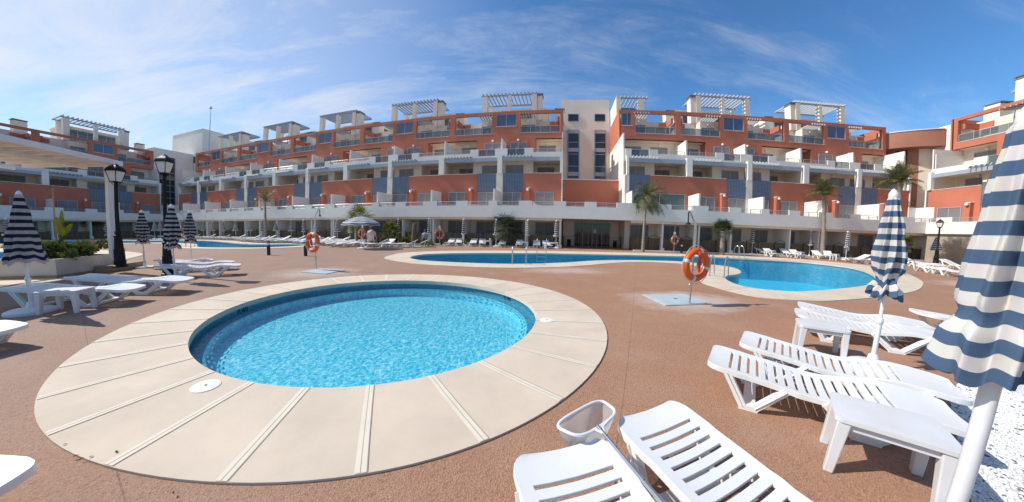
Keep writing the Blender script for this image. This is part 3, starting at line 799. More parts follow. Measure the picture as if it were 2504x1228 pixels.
def right_block():
    b = Bld('apartment_building', W(40.7, 27.5), FANG - PI/2, 'sunlit block with white walls and bright orange frame closing the court on the right')
    b.half(0, 1); b.half(12.3, -1); b.panel(6.15); b.half(12.3, 1)
    b.roofset(0, 1)
    b.cr.box(-6.6, -.13, 1.0, 12, 0, 14.1); b.wh.box(-6.6, -.13, .7, 1.0, 0, 14.2)
    b.part('small_window', 'smw', lambda m: (m.box(-.3, .3, -.03, 0, 0, .5, 0), m.box(-.34, .34, -.05, -.031, -.05, 0, 1)), [M['shutter'], M['white']], (-.8, .69, 10.1))
    def duct(m):
        pr = [(-1.6, 1.9), (-1.3, 2.25), (-.7, 2.5), (0, 2.6), (2.4, 2.6), (2.4, 0), (0, 0), (0, 1.9)]
        n = len(pr); vs = [(p[0], -.7, p[1]) for p in pr] + [(p[0], .7, p[1]) for p in pr]
        m.add(vs, [(i, (i+1) % n, n+(i+1) % n, n+i)[::-1] for i in range(n)] + [(0,1,2,3,7), (3,4,5,6,7)] + [(n+7,n+3,n+2,n+1,n), (n+7,n+6,n+5,n+4,n+3)])
    b.part('roof_duct', 'duct', duct, M['duct'], (3.6, 3.2, 14.3))
    ends(b, -.12, 18.45)
    b.finish()
right_block()

def stair_tower():
    b = Bld('stair_tower', W(0, T4), FANG, 'cream stair tower with two tall glazed strips and a glass entrance between apartment blocks', 'tower')
    b.cr.box(-.25, 5.86, 6.5, 14, 0, 18.5); b.cr.box(.13, 5.85, .2, 6.5, 0, 2.6)
    b.sf.box(0.0, 5.9, -5.0, .2, 2.62, 3.08); b.wh.box(.001, 6.029, -5.2, -5.0, 2.60, 3.66)
    for a0, a1 in ((0, .32), (1.95, 2.95), (4.7, 6.029)): b.wh.box(a0, a1, -5.2, -5.0, 3.66, 4.09)
    b.rail(.32, 1.95, -5.1, 3.66); b.rail(2.95, 4.7, -5.1, 3.66)
    b.og.box(.004, 5.97, .2, .5, 3.08, 6.9); b.wh.box(.004, 5.97, .17, .55, 6.9, 6.97); b.cr.box(.004, 5.97, .5, 6.5, 3.08, 6.85)
    for i, xx in enumerate((.55, 3.93)):
        def mk(m):
            m.box(0, 1.5, -.06, .05, 0, 6.3, 0)
            for xa in (0, 1.4): m.box(xa, xa+.1, -.12, -.061, 0, 6.3, 1)
            for k in range(5): m.box(.1, 1.4, -.11, -.062, k*1.55, k*1.55+.07, 1)
            for k in (0, 2, 3.55): m.box(.12, 1.38, -.10, -.063, k*1.55+.35, k*1.55+.85, 2)
        b.part('glazed_strip', 'gs', mk, [M['pane'], M['beam'], M['slat']], (xx, 6.5, 8.1))
        b.part('window', 'sq', lambda m: (m.box(0, 1.27, -.05, .05, 0, .9, 0), m.box(-.06, 1.33, -.08, -.051, -.06, 0, 1), m.box(-.06, 1.33, -.08, -.051, .9, .96, 1), m.box(-.06, 0, -.08, -.051, 0, .9, 1), m.box(1.27, 1.33, -.08, -.051, 0, .9, 1)), [M['pane'], M['beam']], (xx+.1, 6.5, 15.6))
    def ent(m):
        m.box(0, 3.75, -.02, .1, .02, 2.42, 0)
        for xx, w in ((0, .08), (.85, .08), (1.45, .06), (1.83, .1), (2.35, .06), (2.85, .08), (3.67, .08)): m.box(xx, xx+w, -.08, -.021, .02, 2.36, 1)
        m.box(0, 3.75, -.081, -.022, 2.36, 2.46, 1); m.box(2.02, 2.3, -.06, -.021, 1.35, 1.75, 2)
    b.part('entrance_door', 'en', ent, [M['pane'], M['beam'], M['drain']], (1.3, .2, 0))
    b.part('roof_vent', 'rv', lambda m: m.box(0, 1.4, 0, 1, 0, .12), M['shutter'], (.6, 7.5, 18.5))
    b.finish()
stair_tower()

def corner_block():
    b = Bld('corner_block', W(-63.9, 33.0), FANG, 'tall plain pale block with a narrow dark window strip at the left corner', 'building')
    b.wh.box(-10.8, 0, 0, 12, 0, 19.7); b.wh.box(-10.85, .05, -.05, 12.05, 19.7, 19.82)
    b.part('glazed_strip', 'g1', lambda m: (m.box(-.02, 2.2, -.03, .05, 0, 6.0, 0), [m.box(k*.72, k*.72+.08, -.07, -.031, 0, 6, 1) for k in range(4)], [m.box(0, 2.2, -.06, -.032, k*.95, k*.95+.06, 1) for k in range(7)]), [M['pane'], M['beam']], (-7.75, 0, 9.3))
    b.part('window', 'w1', lambda m: m.box(0, 1.0, -.03, .03, 0, 1.2), M['pane'], (-3.2, 0, 13.6))
    b.part('roof_unit', 'ru', lambda m: m.box(0, 1.8, 0, 1.2, 0, .6), M['shutter'], (-5.4, 3, 19.8))
    # lower stair block on the left
    b.wh.box(-11.0, -2.75, -6.28, -.06, 0, 15.2)
    b.part('glazed_strip', 'g2', lambda m: (m.box(-.05, .03, 0, 2.4, 0, 10.5, 0), [m.box(.031, .07, k*.8-.04, k*.8+.04, 0, 10.5, 1) for k in range(4)], [m.box(.032, .06, 0, 2.4, k*1.1, k*1.1+.07, 1) for k in range(10)]), [M['pane'], M['beam']], (-2.75, -5.5, 3.4))
    b.finish()
corner_block()

def curved_block():
    b = Bld('corner_building', W(36.9, T4), FANG, 'orange corner building with a curved upper band and a glass dome on its roof', 'building')
    def arc(mb, r0, r1, z0, z1, a0, a1, c, n=20):
        for k in range(n):
            t0, t1 = R(a0+(a1-a0)*k/n), R(a0+(a1-a0)*(k+1)/n)
            p = lambda r, t, z: (c[0]+r*math.cos(t), c[1]+r*math.sin(t), z)
            mb.hexa([p(r1,t0,z0), p(r0,t0,z0), p(r0,t1,z0), p(r1,t1,z0), p(r1,t0,z1), p(r0,t0,z1), p(r0,t1,z1), p(r1,t1,z1)])
    c = (6.32, 5.6)
    arc(b.og, 6.6, 8.1, 12.1, 13.85, -143, -104, c); arc(b.wh, 6.55, 8.16, 13.85, 13.95, -143, -104, c)
    b.cr.prism([(-.0, 2.5), (9, 2.5), (11, 12), (0, 12)], 0, 14.0)
    arc(b.og, 6.4, 6.9, 3.1, 12.2, -143, -131, c); arc(b.og, 6.4, 6.9, 3.1, 12.2, -123, -115, c); arc(b.cr, 6.4, 6.9, 3.1, 12.2, -115, -103, c)
    gx, gy = c[0]+6.6*math.cos(R(-127)), c[1]+6.6*math.sin(R(-127))
    b.part('glazed_strip', 'g', lambda m: (m.box(0, 1.4, 0, .05, 0, 9, 0), [m.box(k*.66, k*.66+.08, -.05, -.001, 0, 9, 1) for k in range(3)], [m.box(0, 1.4, -.04, -.002, k*1.5, k*1.5+.08, 1) for k in range(7)]), [M['pane'], M['beam']], (gx-.62, gy+.42, 3.2), R(-37))
    def dome(m):
        m.lathe([(2.6*math.cos(R(t)), 1.25*math.sin(R(t))) for t in (0, 15, 30, 45, 60, 75, 88)], 20, (0,0,0), 0)
        for k in range(10):
            a = 2*PI*k/10
            m.tube([(2.63*math.cos(R(t))*math.cos(a), 2.63*math.cos(R(t))*math.sin(a), 1.28*math.sin(R(t))) for t in range(0, 90, 11)], .045, 5, 1)
        for t in (2, 35, 62): m.tube([(2.63*math.cos(R(t))*math.cos(2*PI*k/24), 2.63*math.cos(R(t))*math.sin(2*PI*k/24), 1.28*math.sin(R(t))) for k in range(24)], .045, 5, 1, closed=True)
    b.part('glass_dome', 'd', dome, [M['cyl'], M['slat']], (3.4, 5.2, 14.0))
    b.wh.box(.0, 2.0, -5.2, -5.0, 2.6, 4.1); b.sf.box(0, 2.0, -5.0, 1.6, 2.62, 3.08)
    b.og.build('curved_wall', M['brown'], b.e); b.og = MB()
    b.finish()
curved_block()

# mast on the left block
e = empty('antenna_mast', W(-62.8, 33.6, 14.0), 0, 'thin tall antenna mast on the roof at the left corner of the court', 'mast')
b = MB(); b.tube([(0,0,0), (0,0,9.6)], .045, 6); b.tube([(.25,0,0), (.02,0,9.2)], .02, 5)
for k in range(8): b.tube([(.25-.025*k, 0, k*1.1), (0, 0, k*1.1+.5)], .015, 4)
b.build('pole', M['rail'], e)
b = MB(); b.box(-.35, .35, -.05, .05, 9.55, 9.68); b.box(-.08, .08, -.08, .08, 9.68, 9.95); b.build('antenna_head', M['shutter'], e)

# ------------------------------------------------------------------ sun loungers
def lounger_z(x, raised):
    # x from -.95 (head) to .95 (foot)
    if raised:
        z = .30 + (max(0, -.18 - x)) * .44 + .02 * max(0, x-.2)
    else:
        u = x / .95
        z = .30 + .07 * max(0, -u-.1) ** 1.3 * 1.3 - .025 * math.exp(-((u-.05)/.3)**2) + .03 * math.exp(-((u-.55)/.25)**2) - .01*max(0, u-.8)*5
    return z
def slab(mb, xs, ys, filled, fmap, th, m=0):
    """top, bottom and rim faces of a pierced plate"""
    nx, ny = len(xs), len(ys); idx = {}
    def V(i, j, k):
        if (i, j, k) not in idx:
            p = fmap(xs[i], ys[j]); t = th(xs[i], ys[j])
            idx[(i, j, k)] = len(mb.v); mb.v.append((p[0], p[1], p[2] - (t if k else 0)))
        return idx[(i, j, k)]
    def face(*q): mb.f.append(q); mb.m.append(m)
    fl = lambda i, j: 0 <= i < nx-1 and 0 <= j < ny-1 and filled(i, j)
    for i in range(nx-1):
        for j in range(ny-1):
            if not fl(i, j): continue
            face(V(i,j,0), V(i+1,j,0), V(i+1,j+1,0), V(i,j+1,0)); face(V(i,j,1), V(i,j+1,1), V(i+1,j+1,1), V(i+1,j,1))
            if not fl(i-1, j): face(V(i,j,0), V(i,j+1,0), V(i,j+1,1), V(i,j,1))
            if not fl(i+1, j): face(V(i+1,j,0), V(i+1,j,1), V(i+1,j+1,1), V(i+1,j+1,0))
            if not fl(i, j-1): face(V(i,j,0), V(i,j,1), V(i+1,j,1), V(i+1,j,0))
            if not fl(i, j+1): face(V(i,j+1,0), V(i+1,j+1,0), V(i+1,j+1,1), V(i,j+1,1))
def lounger(raised, label, detail=True):
    e = empty('sun_lounger', (0,0,0), 0, label, 'sun lounger')
    slots = [(-.755 + .083*k, -.755 + .083*k + .025) for k in range(16)]
    xs = sorted(set([-.95, -.945, -.93, -.90, -.86, -.80] + [v for s_ in slots for v in s_] + [.66, .74, .84, .90, .93, .945, .95] + ([] if not raised else [-.18])))
    ys = [-.30, -.285, -.235, -.225, -.15, 0, .15, .225, .235, .285, .30]
    iss = set(i for i, x in enumerate(xs[:-1]) if any(abs(x - s_[0]) < 1e-6 for s_ in slots))
    def wid(x):
        d = .95 - abs(x); r = .13
        w = 1.0 if d > r else (1 - .30*(1 - math.sqrt(max(0, 1-((r-d)/r)**2))))
        if x < -.60: w *= 1.03                     # broad head part
        if -.22 < x < -.12: w *= 1.03              # hinge ears
        return w
    fm = lambda x, y: (x, y*wid(x), lounger_z(x, raised) - .018*(1-(y/.30)**2))
    def th(x, y):
        a = abs(y)
        return .05 if a > .24 or abs(x) > .925 else .022
    mb = MB(); slab(mb, xs, ys, lambda i, j: not (i in iss and 3 <= j <= 6), fm, th)
    o = mb.build('slatted_bed', M['plastic'], e, smooth=True, bevel=.006 if detail else 0)
    dx = .05 if raised else 0
    def leg(sy, x0, xa, xb, x1):
        y = sy*.280; b = MB()
        z0, z1 = lounger_z(x0, raised)-.03, lounger_z(x1, raised)-.03
        b.bar((x0, y, z0), (xa, y*1.03, .0325), .066, .055, (0, sy, 0)); b.bar((xb, y*1.03, .0325), (x1, y, z1), .066, .055, (0, sy, 0))
        b.box(xa-.03, xb+.03, y*1.03-.028, y*1.03+.028, 0, .055)
        # moulded groove rib along the outside
        yo = y*1.03 + sy*.030
        b.bar((x0, yo, z0), (xa, yo, .035), .006, .016, (0, sy, 0)); b.bar((xb, yo, .035), (x1, yo, z1), .006, .016, (0, sy, 0))
        b.build('leg', M['plastic'], e, bevel=.006 if detail else 0)
    for sy in (-1, 1):
        leg(sy, -.76, -.575, -.47, -.25); leg(sy, .04, .28, .42, .70)
    for xc in (-.52, .35):
        b = MB(); b.box(xc-.055, xc+.055, -.26, .26, .004, .045); b.build('cross_bar', M['plastic'], e, bevel=.006 if detail else 0)
    return e
L_FLAT = lounger(False, 'x'); L_UP = lounger(True, 'x')
def far_lounger(raised):                          # the small ones in the distance: one mesh
    mb = MB()
    xs = [-.95, -.62, -.4, -.18, 0, .2, .4, .6, .8, .95]
    for i in range(len(xs)-1):
        a, b_ = xs[i], xs[i+1]; g = .012
        mb.hexa([(a,-.30,lounger_z(a,raised)-.04), (b_-g,-.30,lounger_z(b_,raised)-.04), (b_-g,.30,lounger_z(b_,raised)-.04), (a,.30,lounger_z(a,raised)-.04),
                 (a,-.30,lounger_z(a,raised)), (b_-g,-.30,lounger_z(b_,raised)), (b_-g,.30,lounger_z(b_,raised)), (a,.30,lounger_z(a,raised))])
    for sy in (-1, 1):
        for x0, xa, xb, x1 in ((-.76,-.575,-.47,-.25), (.04,.28,.42,.70)):
            y = sy*.255
            mb.bar((x0,y,lounger_z(x0,raised)-.02), (xa,y,.03), .05, .05, (0,1,0)); mb.bar((xb,y,.03), (x1,y,lounger_z(x1,raised)-.02), .05, .05, (0,1,0)); mb.box(xa-.03, xb+.03, y-.03, y+.03, 0, .05)
    o = mb.build('sun_lounger', M['plastic'])
    return tag(o, 'x', 'sun lounger')
F_FLAT, F_UP = far_lounger(False), far_lounger(True)
def place_l(proto, head, foot, label, group=None, fit=False):
    h, f = Vector((head[0], head[1], 0)), Vector((foot[0], foot[1], 0)); d = f - h
    c = h + d.normalized() * .95; s_ = None
    if fit: c = (h+f)/2; s_ = (d.length/1.9, 1.08, 1.12)
    return put(proto, (c.x, c.y, 0), math.atan2(d.y, d.x), label, group, s_)
GL = 'white sun loungers round the pools'
place_l(L_FLAT, (.30,1.42), (.80,-.36), 'white slatted lounger in the front row with the net pole lying along its right side', GL)
place_l(L_FLAT, (.965,1.755), (1.60,-.03), 'white slatted lounger at the front, its head beside the net hoop', GL)
place_l(L_FLAT, (2.11,2.63), (3.49,1.36), 'white slatted lounger behind the nearest white side table', GL)
place_l(L_FLAT, (2.86,3.03), (4.15,1.62), 'white lounger whose foot runs under the big striped parasol', GL)
place_l(L_FLAT, (4.86,3.98), (6.28,2.72), 'white lounger behind the small side table and the slim tied parasol', GL)
place_l(L_FLAT, (5.45,4.42), (6.85,3.15), 'white lounger farthest back of the right-hand pairs by the pool', GL)
place_l(L_FLAT, (7.45,3.62), (9.1,2.65), 'white lounger half hidden behind the big striped parasol at the right', GL)
place_l(L_FLAT, (-10.0,3.62), (-7.95,4.42), 'white lounger half in shade behind the left side table', GL, True)
place_l(L_FLAT, (-10.7,4.75), (-7.95,5.5), 'white lounger second from the left side table, half in shade', GL, True)
place_l(L_FLAT, (-11.0,6.75), (-9.2,8.2), 'white lounger right of the tall black street lamp, long shadow beneath', GL, True)
place_l(L_FLAT, (-12.0,7.9), (-10.6,9.1), 'white lounger just behind the tall black street lamp', GL)
place_l(L_FLAT, (-13.6,8.3), (-12.0,9.45), 'white lounger between the tall lamp and the white parasol foot', GL)
place_l(L_FLAT, (-8.35,1.9), (-6.5,2.12), 'white lounger end reaching in at the left edge, nearer the small table', GL)
place_l(L_FLAT, (-4.42,.26), (-2.60,.63), 'white lounger corner at the bottom left, nearest to the viewer', GL)

# ------------------------------------------------------------------ side tables
def side_table(label):
    e = empty('side_table', (0,0,0), 0, label, 'table')
    pts = []
    for cx, cy, a0 in ((.255,.17,0), (-.255,.17,90), (-.255,-.17,180), (.255,-.17,270)):
        for k in range(5): a = R(a0+22.5*k); pts.append((cx+.045*math.cos(a), cy+.045*math.sin(a)))
    b = MB(); b.prism(pts, .395, .425); b.prism([(x*.86, y*.82) for x, y in pts], .425, .4262)
    b.build('table_top', M['plastic2'], e, bevel=.005)
    b = MB()
    for s_ in (-1, 1): b.box(-.24, .24, s_*.175-.01, s_*.175+.01, .34, .394); b.box(s_*.255-.01, s_*.255+.01, -.164, .164, .34, .394)
    b.build('apron', M['plastic2'], e)
    for sx in (-1, 1):
        for sy in (-1, 1):
            b = MB()
            x, y, X, Y = sx*.245, sy*.165, sx*.262, sy*.182
            b.hexa([(X-.028,Y-.03,0), (X+.028,Y-.03,0), (X+.028,Y+.03,0), (X-.028,Y+.03,0), (x-.04,y-.042,.394), (x+.04,y-.042,.394), (x+.04,y+.042,.394), (x-.04,y+.042,.394)])
            b.build('leg', M['plastic2'], e, bevel=.008)
    return e
ST = side_table('x'); GT = 'white side tables between the loungers'
def place_t(cx, cy, ang, label, s=1.0): return put(ST, (cx, cy, 0), R(ang), label, GT, (s, s, 1))
place_t(2.56, 1.29, -48, 'white plastic side table nearest the viewer, in front of the loungers at the right')
place_t(4.34, 3.13, -40, 'small white side table in front of the slim tied parasol')
place_t(-8.44, 3.58, 28, 'white side table at the left beside the parasol with the round foot', 1.05)

# ------------------------------------------------------------------ parasols
def canopy(mb, zt, zb, prof, n=96, ribs=8, amp=.28, tw=.0, seed=1, nz=26, hem=.0):
    rnd = random.Random(seed); ph = [rnd.uniform(-.35,.35) for _ in range(ribs*2)]; am = [rnd.uniform(.6,1.4) for _ in range(ribs*2)]
    base = len(mb.v); uv = []
    for i in range(nz+1):
        u = i/nz; z = zt + (zb-zt)*u
        for k in range(len(prof)-1):
            if prof[k][0] <= u <= prof[k+1][0]+1e-9:
                f = (u-prof[k][0])/(prof[k+1][0]-prof[k][0]); f = f*f*(3-2*f)
                r = prof[k][1]+(prof[k+1][1]-prof[k][1])*f; a_ = prof[k][2]+(prof[k+1][2]-prof[k][2])*f
        for j in range(n):
            t = 2*PI*j/n
            q = (t/(2*PI)*ribs + tw*u + .25*math.sin(3*u+seed)) % ribs; c_ = int(q); w = q-c_
            fold = abs(2*w-1)**1.5                                # 1 on a rib, 0 in the valley
            rr = r*(1 - a_*am[c_]*(1-fold) + .06*math.sin(5*t+9*u+seed)*min(1,u*2))
            rr *= 1 + .10*math.sin(2*t+ph[c_ % 4])*u
            dz = hem*(math.sin(ribs*t+ph[c_])*.5+math.sin(3*t+seed)*.7)*max(0, u-.55)/.45
            mb.v.append((rr*math.cos(t), rr*math.sin(t), z+dz))
    for i in range(nz):
        for j in range(n):
            j2 = (j+1) % n
            mb.f.append((base+i*n+j, base+(i+1)*n+j, base+(i+1)*n+j2, base+i*n+j2)); mb.m.append(0)
            uv.append([(j/n, i/nz), (j/n, (i+1)/nz), ((j+1)/n, (i+1)/nz), ((j+1)/n, i/nz)])
    return uv
def set_uv(o, uv):
    l = o.data.uv_layers.new(name='UVMap'); k = 0
    for q in uv:
        for c in q: l.data[k].uv = c; k += 1
TIED = [(0,.035,0), (.08,.07,.25), (.35,.13,.45), (.62,.18,.5), (.74,.17,.5), (.82,.11,.35), (.86,.10,.3), (.93,.17,.4), (1,.19,.45)]
WIDE = [(0,.035,0), (.05,.07,.2), (.3,.125,.4), (.6,.175,.42), (.70,.185,.4), (.75,.16,.25), (.85,.225,.35), (1,.24,.35)]
LOOSE = [(0,.045,0), (.06,.07,.15), (.35,.15,.28), (.7,.25,.33), (1,.34,.38)]
SLIM = [(0,.03,0), (.1,.055,.2), (.5,.09,.4), (.75,.10,.4), (.83,.075,.3), (.9,.12,.4), (1,.14,.4)]
def parasol(label, prof, H=2.25, zb=.95, m='stripe', seed=1, base='round', n=96, nz=30, hem=.03, tw=.6, pole=.02, small=False, fat=1.0, collar=.62, br=.30):
    e = empty('parasol', (0,0,0), 0, label, 'parasol')
    prof = [(a, b*fat, c) for a, b, c in prof]
    b = MB(); uv = canopy(b, H-.05, zb, prof, n=n, nz=nz, seed=seed, hem=hem, tw=tw); o = b.build('canopy', M[m], e, smooth='all'); set_uv(o, uv)
    b = MB(); b.tube([(0,0,.05), (0,0,H-.06)], pole, 8)
    if not small: b.tube([(0,0,.10), (0,0,collar)], pole*1.4, 10); b.lathe([(pole*1.45,collar-.02), (pole*1.8,collar-.01), (pole*1.8,collar+.04), (pole*1.2,collar+.06)], 12)
    b.build('pole', M['base_w'], e, smooth=True)
    b = MB(); b.lathe([(.04*fat, H-.10), (.05*fat, H-.075), (.045*fat, H-.04), (.02, H), (.004, H+.015)], 12); b.build('finial', M['base_w'], e, smooth=True)
    b = MB()
    if base == 'round': b.lathe([(br,0), (br+.01,.03), (br,.06), (br*.8,.09), (.07,.11), (.05,.20), (.03,.22)], 28)
    else: b.box(-.27,.27,-.24,.24,0,.055); b.lathe([(.05,.05), (.045,.2), (.03,.21)], 12)
    b.build('foot', M['base_w'], e, smooth=True, bevel=0 if base == 'round' or small else .01)
    return e
GP = 'striped parasols, folded'
def at(e, p, rz=0): e.location = (p[0], p[1], 0); e.rotation_euler.z = rz; e['group'] = GP; return e
U1 = parasol('large blue and white striped folded parasol standing nearest at the right edge', WIDE, 2.25, .97, seed=5, n=160, nz=48, tw=.3, pole=.022, hem=.035, collar=.97, br=.17, fat=.88)
at(U1, G(2302,1335), 1.0)
at(parasol('slim blue and white folded parasol tied above its hem, between the right lounger pairs', TIED, 2.23, .95, seed=9, n=128, nz=40, tw=1.2, hem=.05), G(2128,905), .4)
at(parasol('navy and white folded parasol hanging open like a cone, beside the left side table', LOOSE, 2.24, .95, m='stripe_n', seed=3, n=112, tw=.2, hem=.04, fat=.82), G(80,765), 2.2)
PN = parasol('x', TIED, 2.25, .98, m='stripe_n', seed=12, base='plate', n=72, nz=28, tw=1.0, hem=.05, fat=1.3)
for px, py, lab in ((430,688,'navy and white tied parasol on a square foot in front of the tall black lamp'), (470,651,'navy and white tied parasol behind the loungers right of the tall lamp'),
                    (355,655,'navy and white tied parasol on a square foot between the two street lamps')):
    p = G(px, py); put(PN, (p.x, p.y, 0), px*.1, lab, GP)
PS = parasol('x', SLIM, 2.42, 1.05, m='stripe_f', seed=21, base='round', n=32, nz=22, tw=.8, hem=.04, small=True, fat=1.7)
PC = parasol('x', LOOSE, 2.34, 1.12, m='stripe_f', seed=23, base='round', n=32, nz=22, tw=.3, hem=.03, small=True, fat=1.05)
for i, (px, py, lab) in enumerate(((20,606,'navy and white parasol at the far left edge beside the near left pool'), (268,606,'navy and white parasol hidden behind the white awning post'))):
    p = G(px, py); put(PN, (p.x, p.y, 0), i, lab, GP)
for i, px in enumerate((446.5,499,522,548,577,612,641,674.5,712,742,772,824.5,855.6)):
    p = AZ(px, 24.9 if i < 11 else 24.2); put(PC if i % 3 else PS, (p.x, p.y, 0), i*.7, 'one of the small folded parasols lined up behind the long left lounger row', 'far parasols along the left terrace')
for i, (px, t, lab) in enumerate(((974,25.2,'small folded parasol beside the yellow-green yucca'), (1049,23.3,'small folded parasol on a white foot left of the far orange life ring'), (1134,25,'small folded parasol right of the far orange life ring'),
          (1213,25.2,'small folded parasol left of the dark fan palm'), (1290,25.2,'small folded parasol right of the dark fan palm'), (1359,25,'small folded parasol left of the glass entrance'))):
    p = AZ(px, t); put(PS, (p.x, p.y, 0), i, lab, 'small folded parasols before the middle terraces')
for px, py, lab in ((1838.5,622,'small folded parasol left in the right-hand row beyond the big pool'), (1899,614,'small folded parasol second in the right-hand row beyond the big pool'), (1978,628,'small folded parasol next to the tall palm beyond the big pool'), (2067,636,'small folded parasol with the loose hem left of the slim tied parasol')):
    p = G(px, py); put(PS, (p.x, p.y, 0), px, lab, 'small folded parasols beyond the big pool')
p = G(2283,644); put(PC, (p.x, p.y, 0), .5, 'navy and white cone-shaped parasol in front of the beige block wall at the right', GP, (1.25, 1.25, .98))
for px in (120,150,207,215,380,394):
    p = AZ(px, 22); p = p * .93; put(PC, (p.x, p.y, 0), px, 'one of the small folded parasols before the shaded left block', 'far parasols by the left block')

# open parasol beside the chair
def open_parasol():
    p = G(884,608); e = empty('parasol', (p.x, p.y, 0), 0, 'open blue and white striped parasol shading a chair before the thatch palms', 'parasol', GP)
    b = MB(); uv = []; n = 48; nz = 10; Rr = 1.5
    for i in range(nz+1):
        u = i/nz
        for j in range(n):
            t = 2*PI*j/n; w = (t/(2*PI)*8) % 1
            rr = Rr*u*(1-.05*math.sin(PI*w)); z = 2.38 - .52*u**1.6 - .04*math.sin(PI*w)*u
            if i == nz: z -= .10; rr *= .995
            b.v.append((rr*math.cos(t), rr*math.sin(t), z))
    for i in range(nz):
        for j in range(n):
            j2 = (j+1) % n; b.f.append((i*n+j, (i+1)*n+j, (i+1)*n+j2, i*n+j2)); b.m.append(0)
            uv.append([(0, i/nz*.9), (0, (i+1)/nz*.9), (0, (i+1)/nz*.9), (0, i/nz*.9)])
    o = b.build('canopy', M['stripe'], e, smooth='all'); set_uv(o, uv)
    b = MB(); b.tube([(0,0,0), (0,0,2.42)], .02, 8); b.build('pole', M['base_w'], e)
    for k in range(8):
        t = 2*PI*k/8; b = MB(); b.tube([(.02*math.cos(t),.02*math.sin(t),2.0), (.8*math.cos(t),.8*math.sin(t),2.13)], .007, 4); b.build('rib', M['rail'], e)
    b = MB(); b.lathe([(.3,0), (.3,.06), (.05,.1), (.04,.2)], 20); b.build('foot', M['base_w'], e)
open_parasol()

# ------------------------------------------------------------------ far loungers
rnd = random.Random(4)
GF = 'far rows of white loungers on the left'
UA = math.atan2(UX.y, UX.x)
k = 0
for px, t0 in [(q, 23.6) for q in range(436, 872, 9)] + [(q, 21.4) for q in range(600, 800, 12)]:
    t = t0 + rnd.uniform(-.3, .3)
    p = AZ(px, t); a = UA - PI/2 - .45 + rnd.uniform(-.08, .08)
    put(F_FLAT if k % 4 else F_UP, (p.x, p.y, 0), a, 'one of the white loungers packed together in the long row under the left terrace', GF); k += 1
for px in range(700, 880, 15):
    t = 20.3 + rnd.uniform(-.2, .2); p = AZ(px, t)
    if px < 760: continue
    put(F_FLAT, (p.x, p.y, 0), UA - PI/2 - .5, 'one of the white loungers in the second row left of the open parasol', 'second row of white loungers by the thatch palms')
for px in (345, 372, 398):
    p = AZ(px, 22.5); put(F_FLAT, (p.x, p.y, 0), UA - .1, 'one of the white loungers beyond the far left pool, left of the tall lamp', 'loungers beyond the far left pool')
for px in (118, 140, 205, 222):
    p = AZ(px, 22) * .92; put(F_FLAT, (p.x, p.y, 0), UA + .1, 'one of the white loungers before the shaded left block, behind the planter', 'loungers behind the planter')
def fl(px, t, a, lab, up=False):
    p = AZ(px, t); put(F_UP if up else F_FLAT, (p.x, p.y, 0), UA + a, lab, 'white loungers before the middle terraces')
fl(826, 19.2, -2.0, 'white lounger at the front end of the left row, seen end-on'); fl(850, 19.2, -2.0, 'white lounger just left of the white chair seen from behind')
fl(893, 20, -.2, 'white lounger in the shade of the open parasol'); fl(920, 20.6, -2.6, 'white lounger right of the white chair', True); fl(944, 20.4, -1.6, 'white lounger with upright back facing the viewer, right of the chair', True)
fl(962, 20.6, -2.7, 'low white lounger left of the pair with raised backs'); fl(993, 20.8, -2.7, 'white lounger with raised back, left of the green bushes', True); fl(1018, 21, -2.7, 'white lounger with raised back touching the green bushes', True)
for px, lab in ((1101,'first white lounger right of the far life ring'), (1122,'second white lounger right of the far life ring'), (1156,'third white lounger right of the far life ring'), (1180,'white lounger left of the dark lantern box'),
                (1228,'single white lounger in front of the dark fan palm'), (1270,'white lounger between the fan palm and the pool ladder'), (1312,'white lounger behind the far pool ladder'), (1338,'white lounger nearest the glass entrance')):
    fl(px, 25.2, -PI/2 + (.25 if px in (1122, 1180, 1338) else .08), lab, True)
for hx, hy, fx, fy, lab in ((1848,622,1898,627,'first white lounger of the row beyond the big pool'), (1872,625,1912,631,'second white lounger of the row beyond the big pool'), (1912,625,1962,632,'third white lounger of the row beyond the big pool'), (1936,628,1980,635,'fourth white lounger of the row beyond the big pool'),
                        (1990,630,2028,636,'fifth white lounger of the row beyond the big pool'), (2020,631,2052,640,'sixth white lounger of the row beyond the big pool')):
    place_l(F_UP, G(hx, hy), G(fx, fy), lab, 'white loungers beyond the big pool')
for px, py, lab in ((2092,642,'white lounger seen end-on left of the slim parasol'), (2122,645,'white lounger seen end-on just behind the slim parasol')):
    p = G(px, py); put(F_UP, (p.x, p.y, 0), 2.9, lab, 'white loungers beyond the big pool')
for hx, hy, fx, fy, lab in ((2205,648,2250,652,'white lounger behind the slim parasol by the block wall'), (2232,652,2275,657,'white lounger left of the cone parasol by the block wall'), (2240,661,2312,672,'white lounger in front of the cone parasol'), (2300,655,2350,660,'white lounger along the foot of the block wall'), (2288,668,2366,682,'white lounger partly behind the big parasol by the block wall')):
    place_l(L_UP if hx in (2205, 2300) else L_FLAT, G(hx, hy), G(fx, fy), lab, GL)
for px, t, lab in ((1192,25.2,'small white table left of the dark fan palm'), (1281,25,'small white table behind the pool ladder'), (1354,25.2,'small white table left of the glass entrance'), (782,23.8,'small white table among the far left loungers'), (888,21.4,'small white table under the open parasol')):
    p = AZ(px, t); put(ST, (p.x, p.y, 0), UA, lab, GT, (1.25, 1.25, 1.2))
for px, py, lab in ((1885,627,'small white table in the row beyond the big pool, leftmost there'), (1955,631,'small white table in the middle of the row beyond the big pool'), (2040,637,'small white table at the right of the row beyond the big pool')):
    p = G(px, py); put(ST, (p.x, p.y, 0), .3, lab, GT, (1.2, 1.2, 1.2))

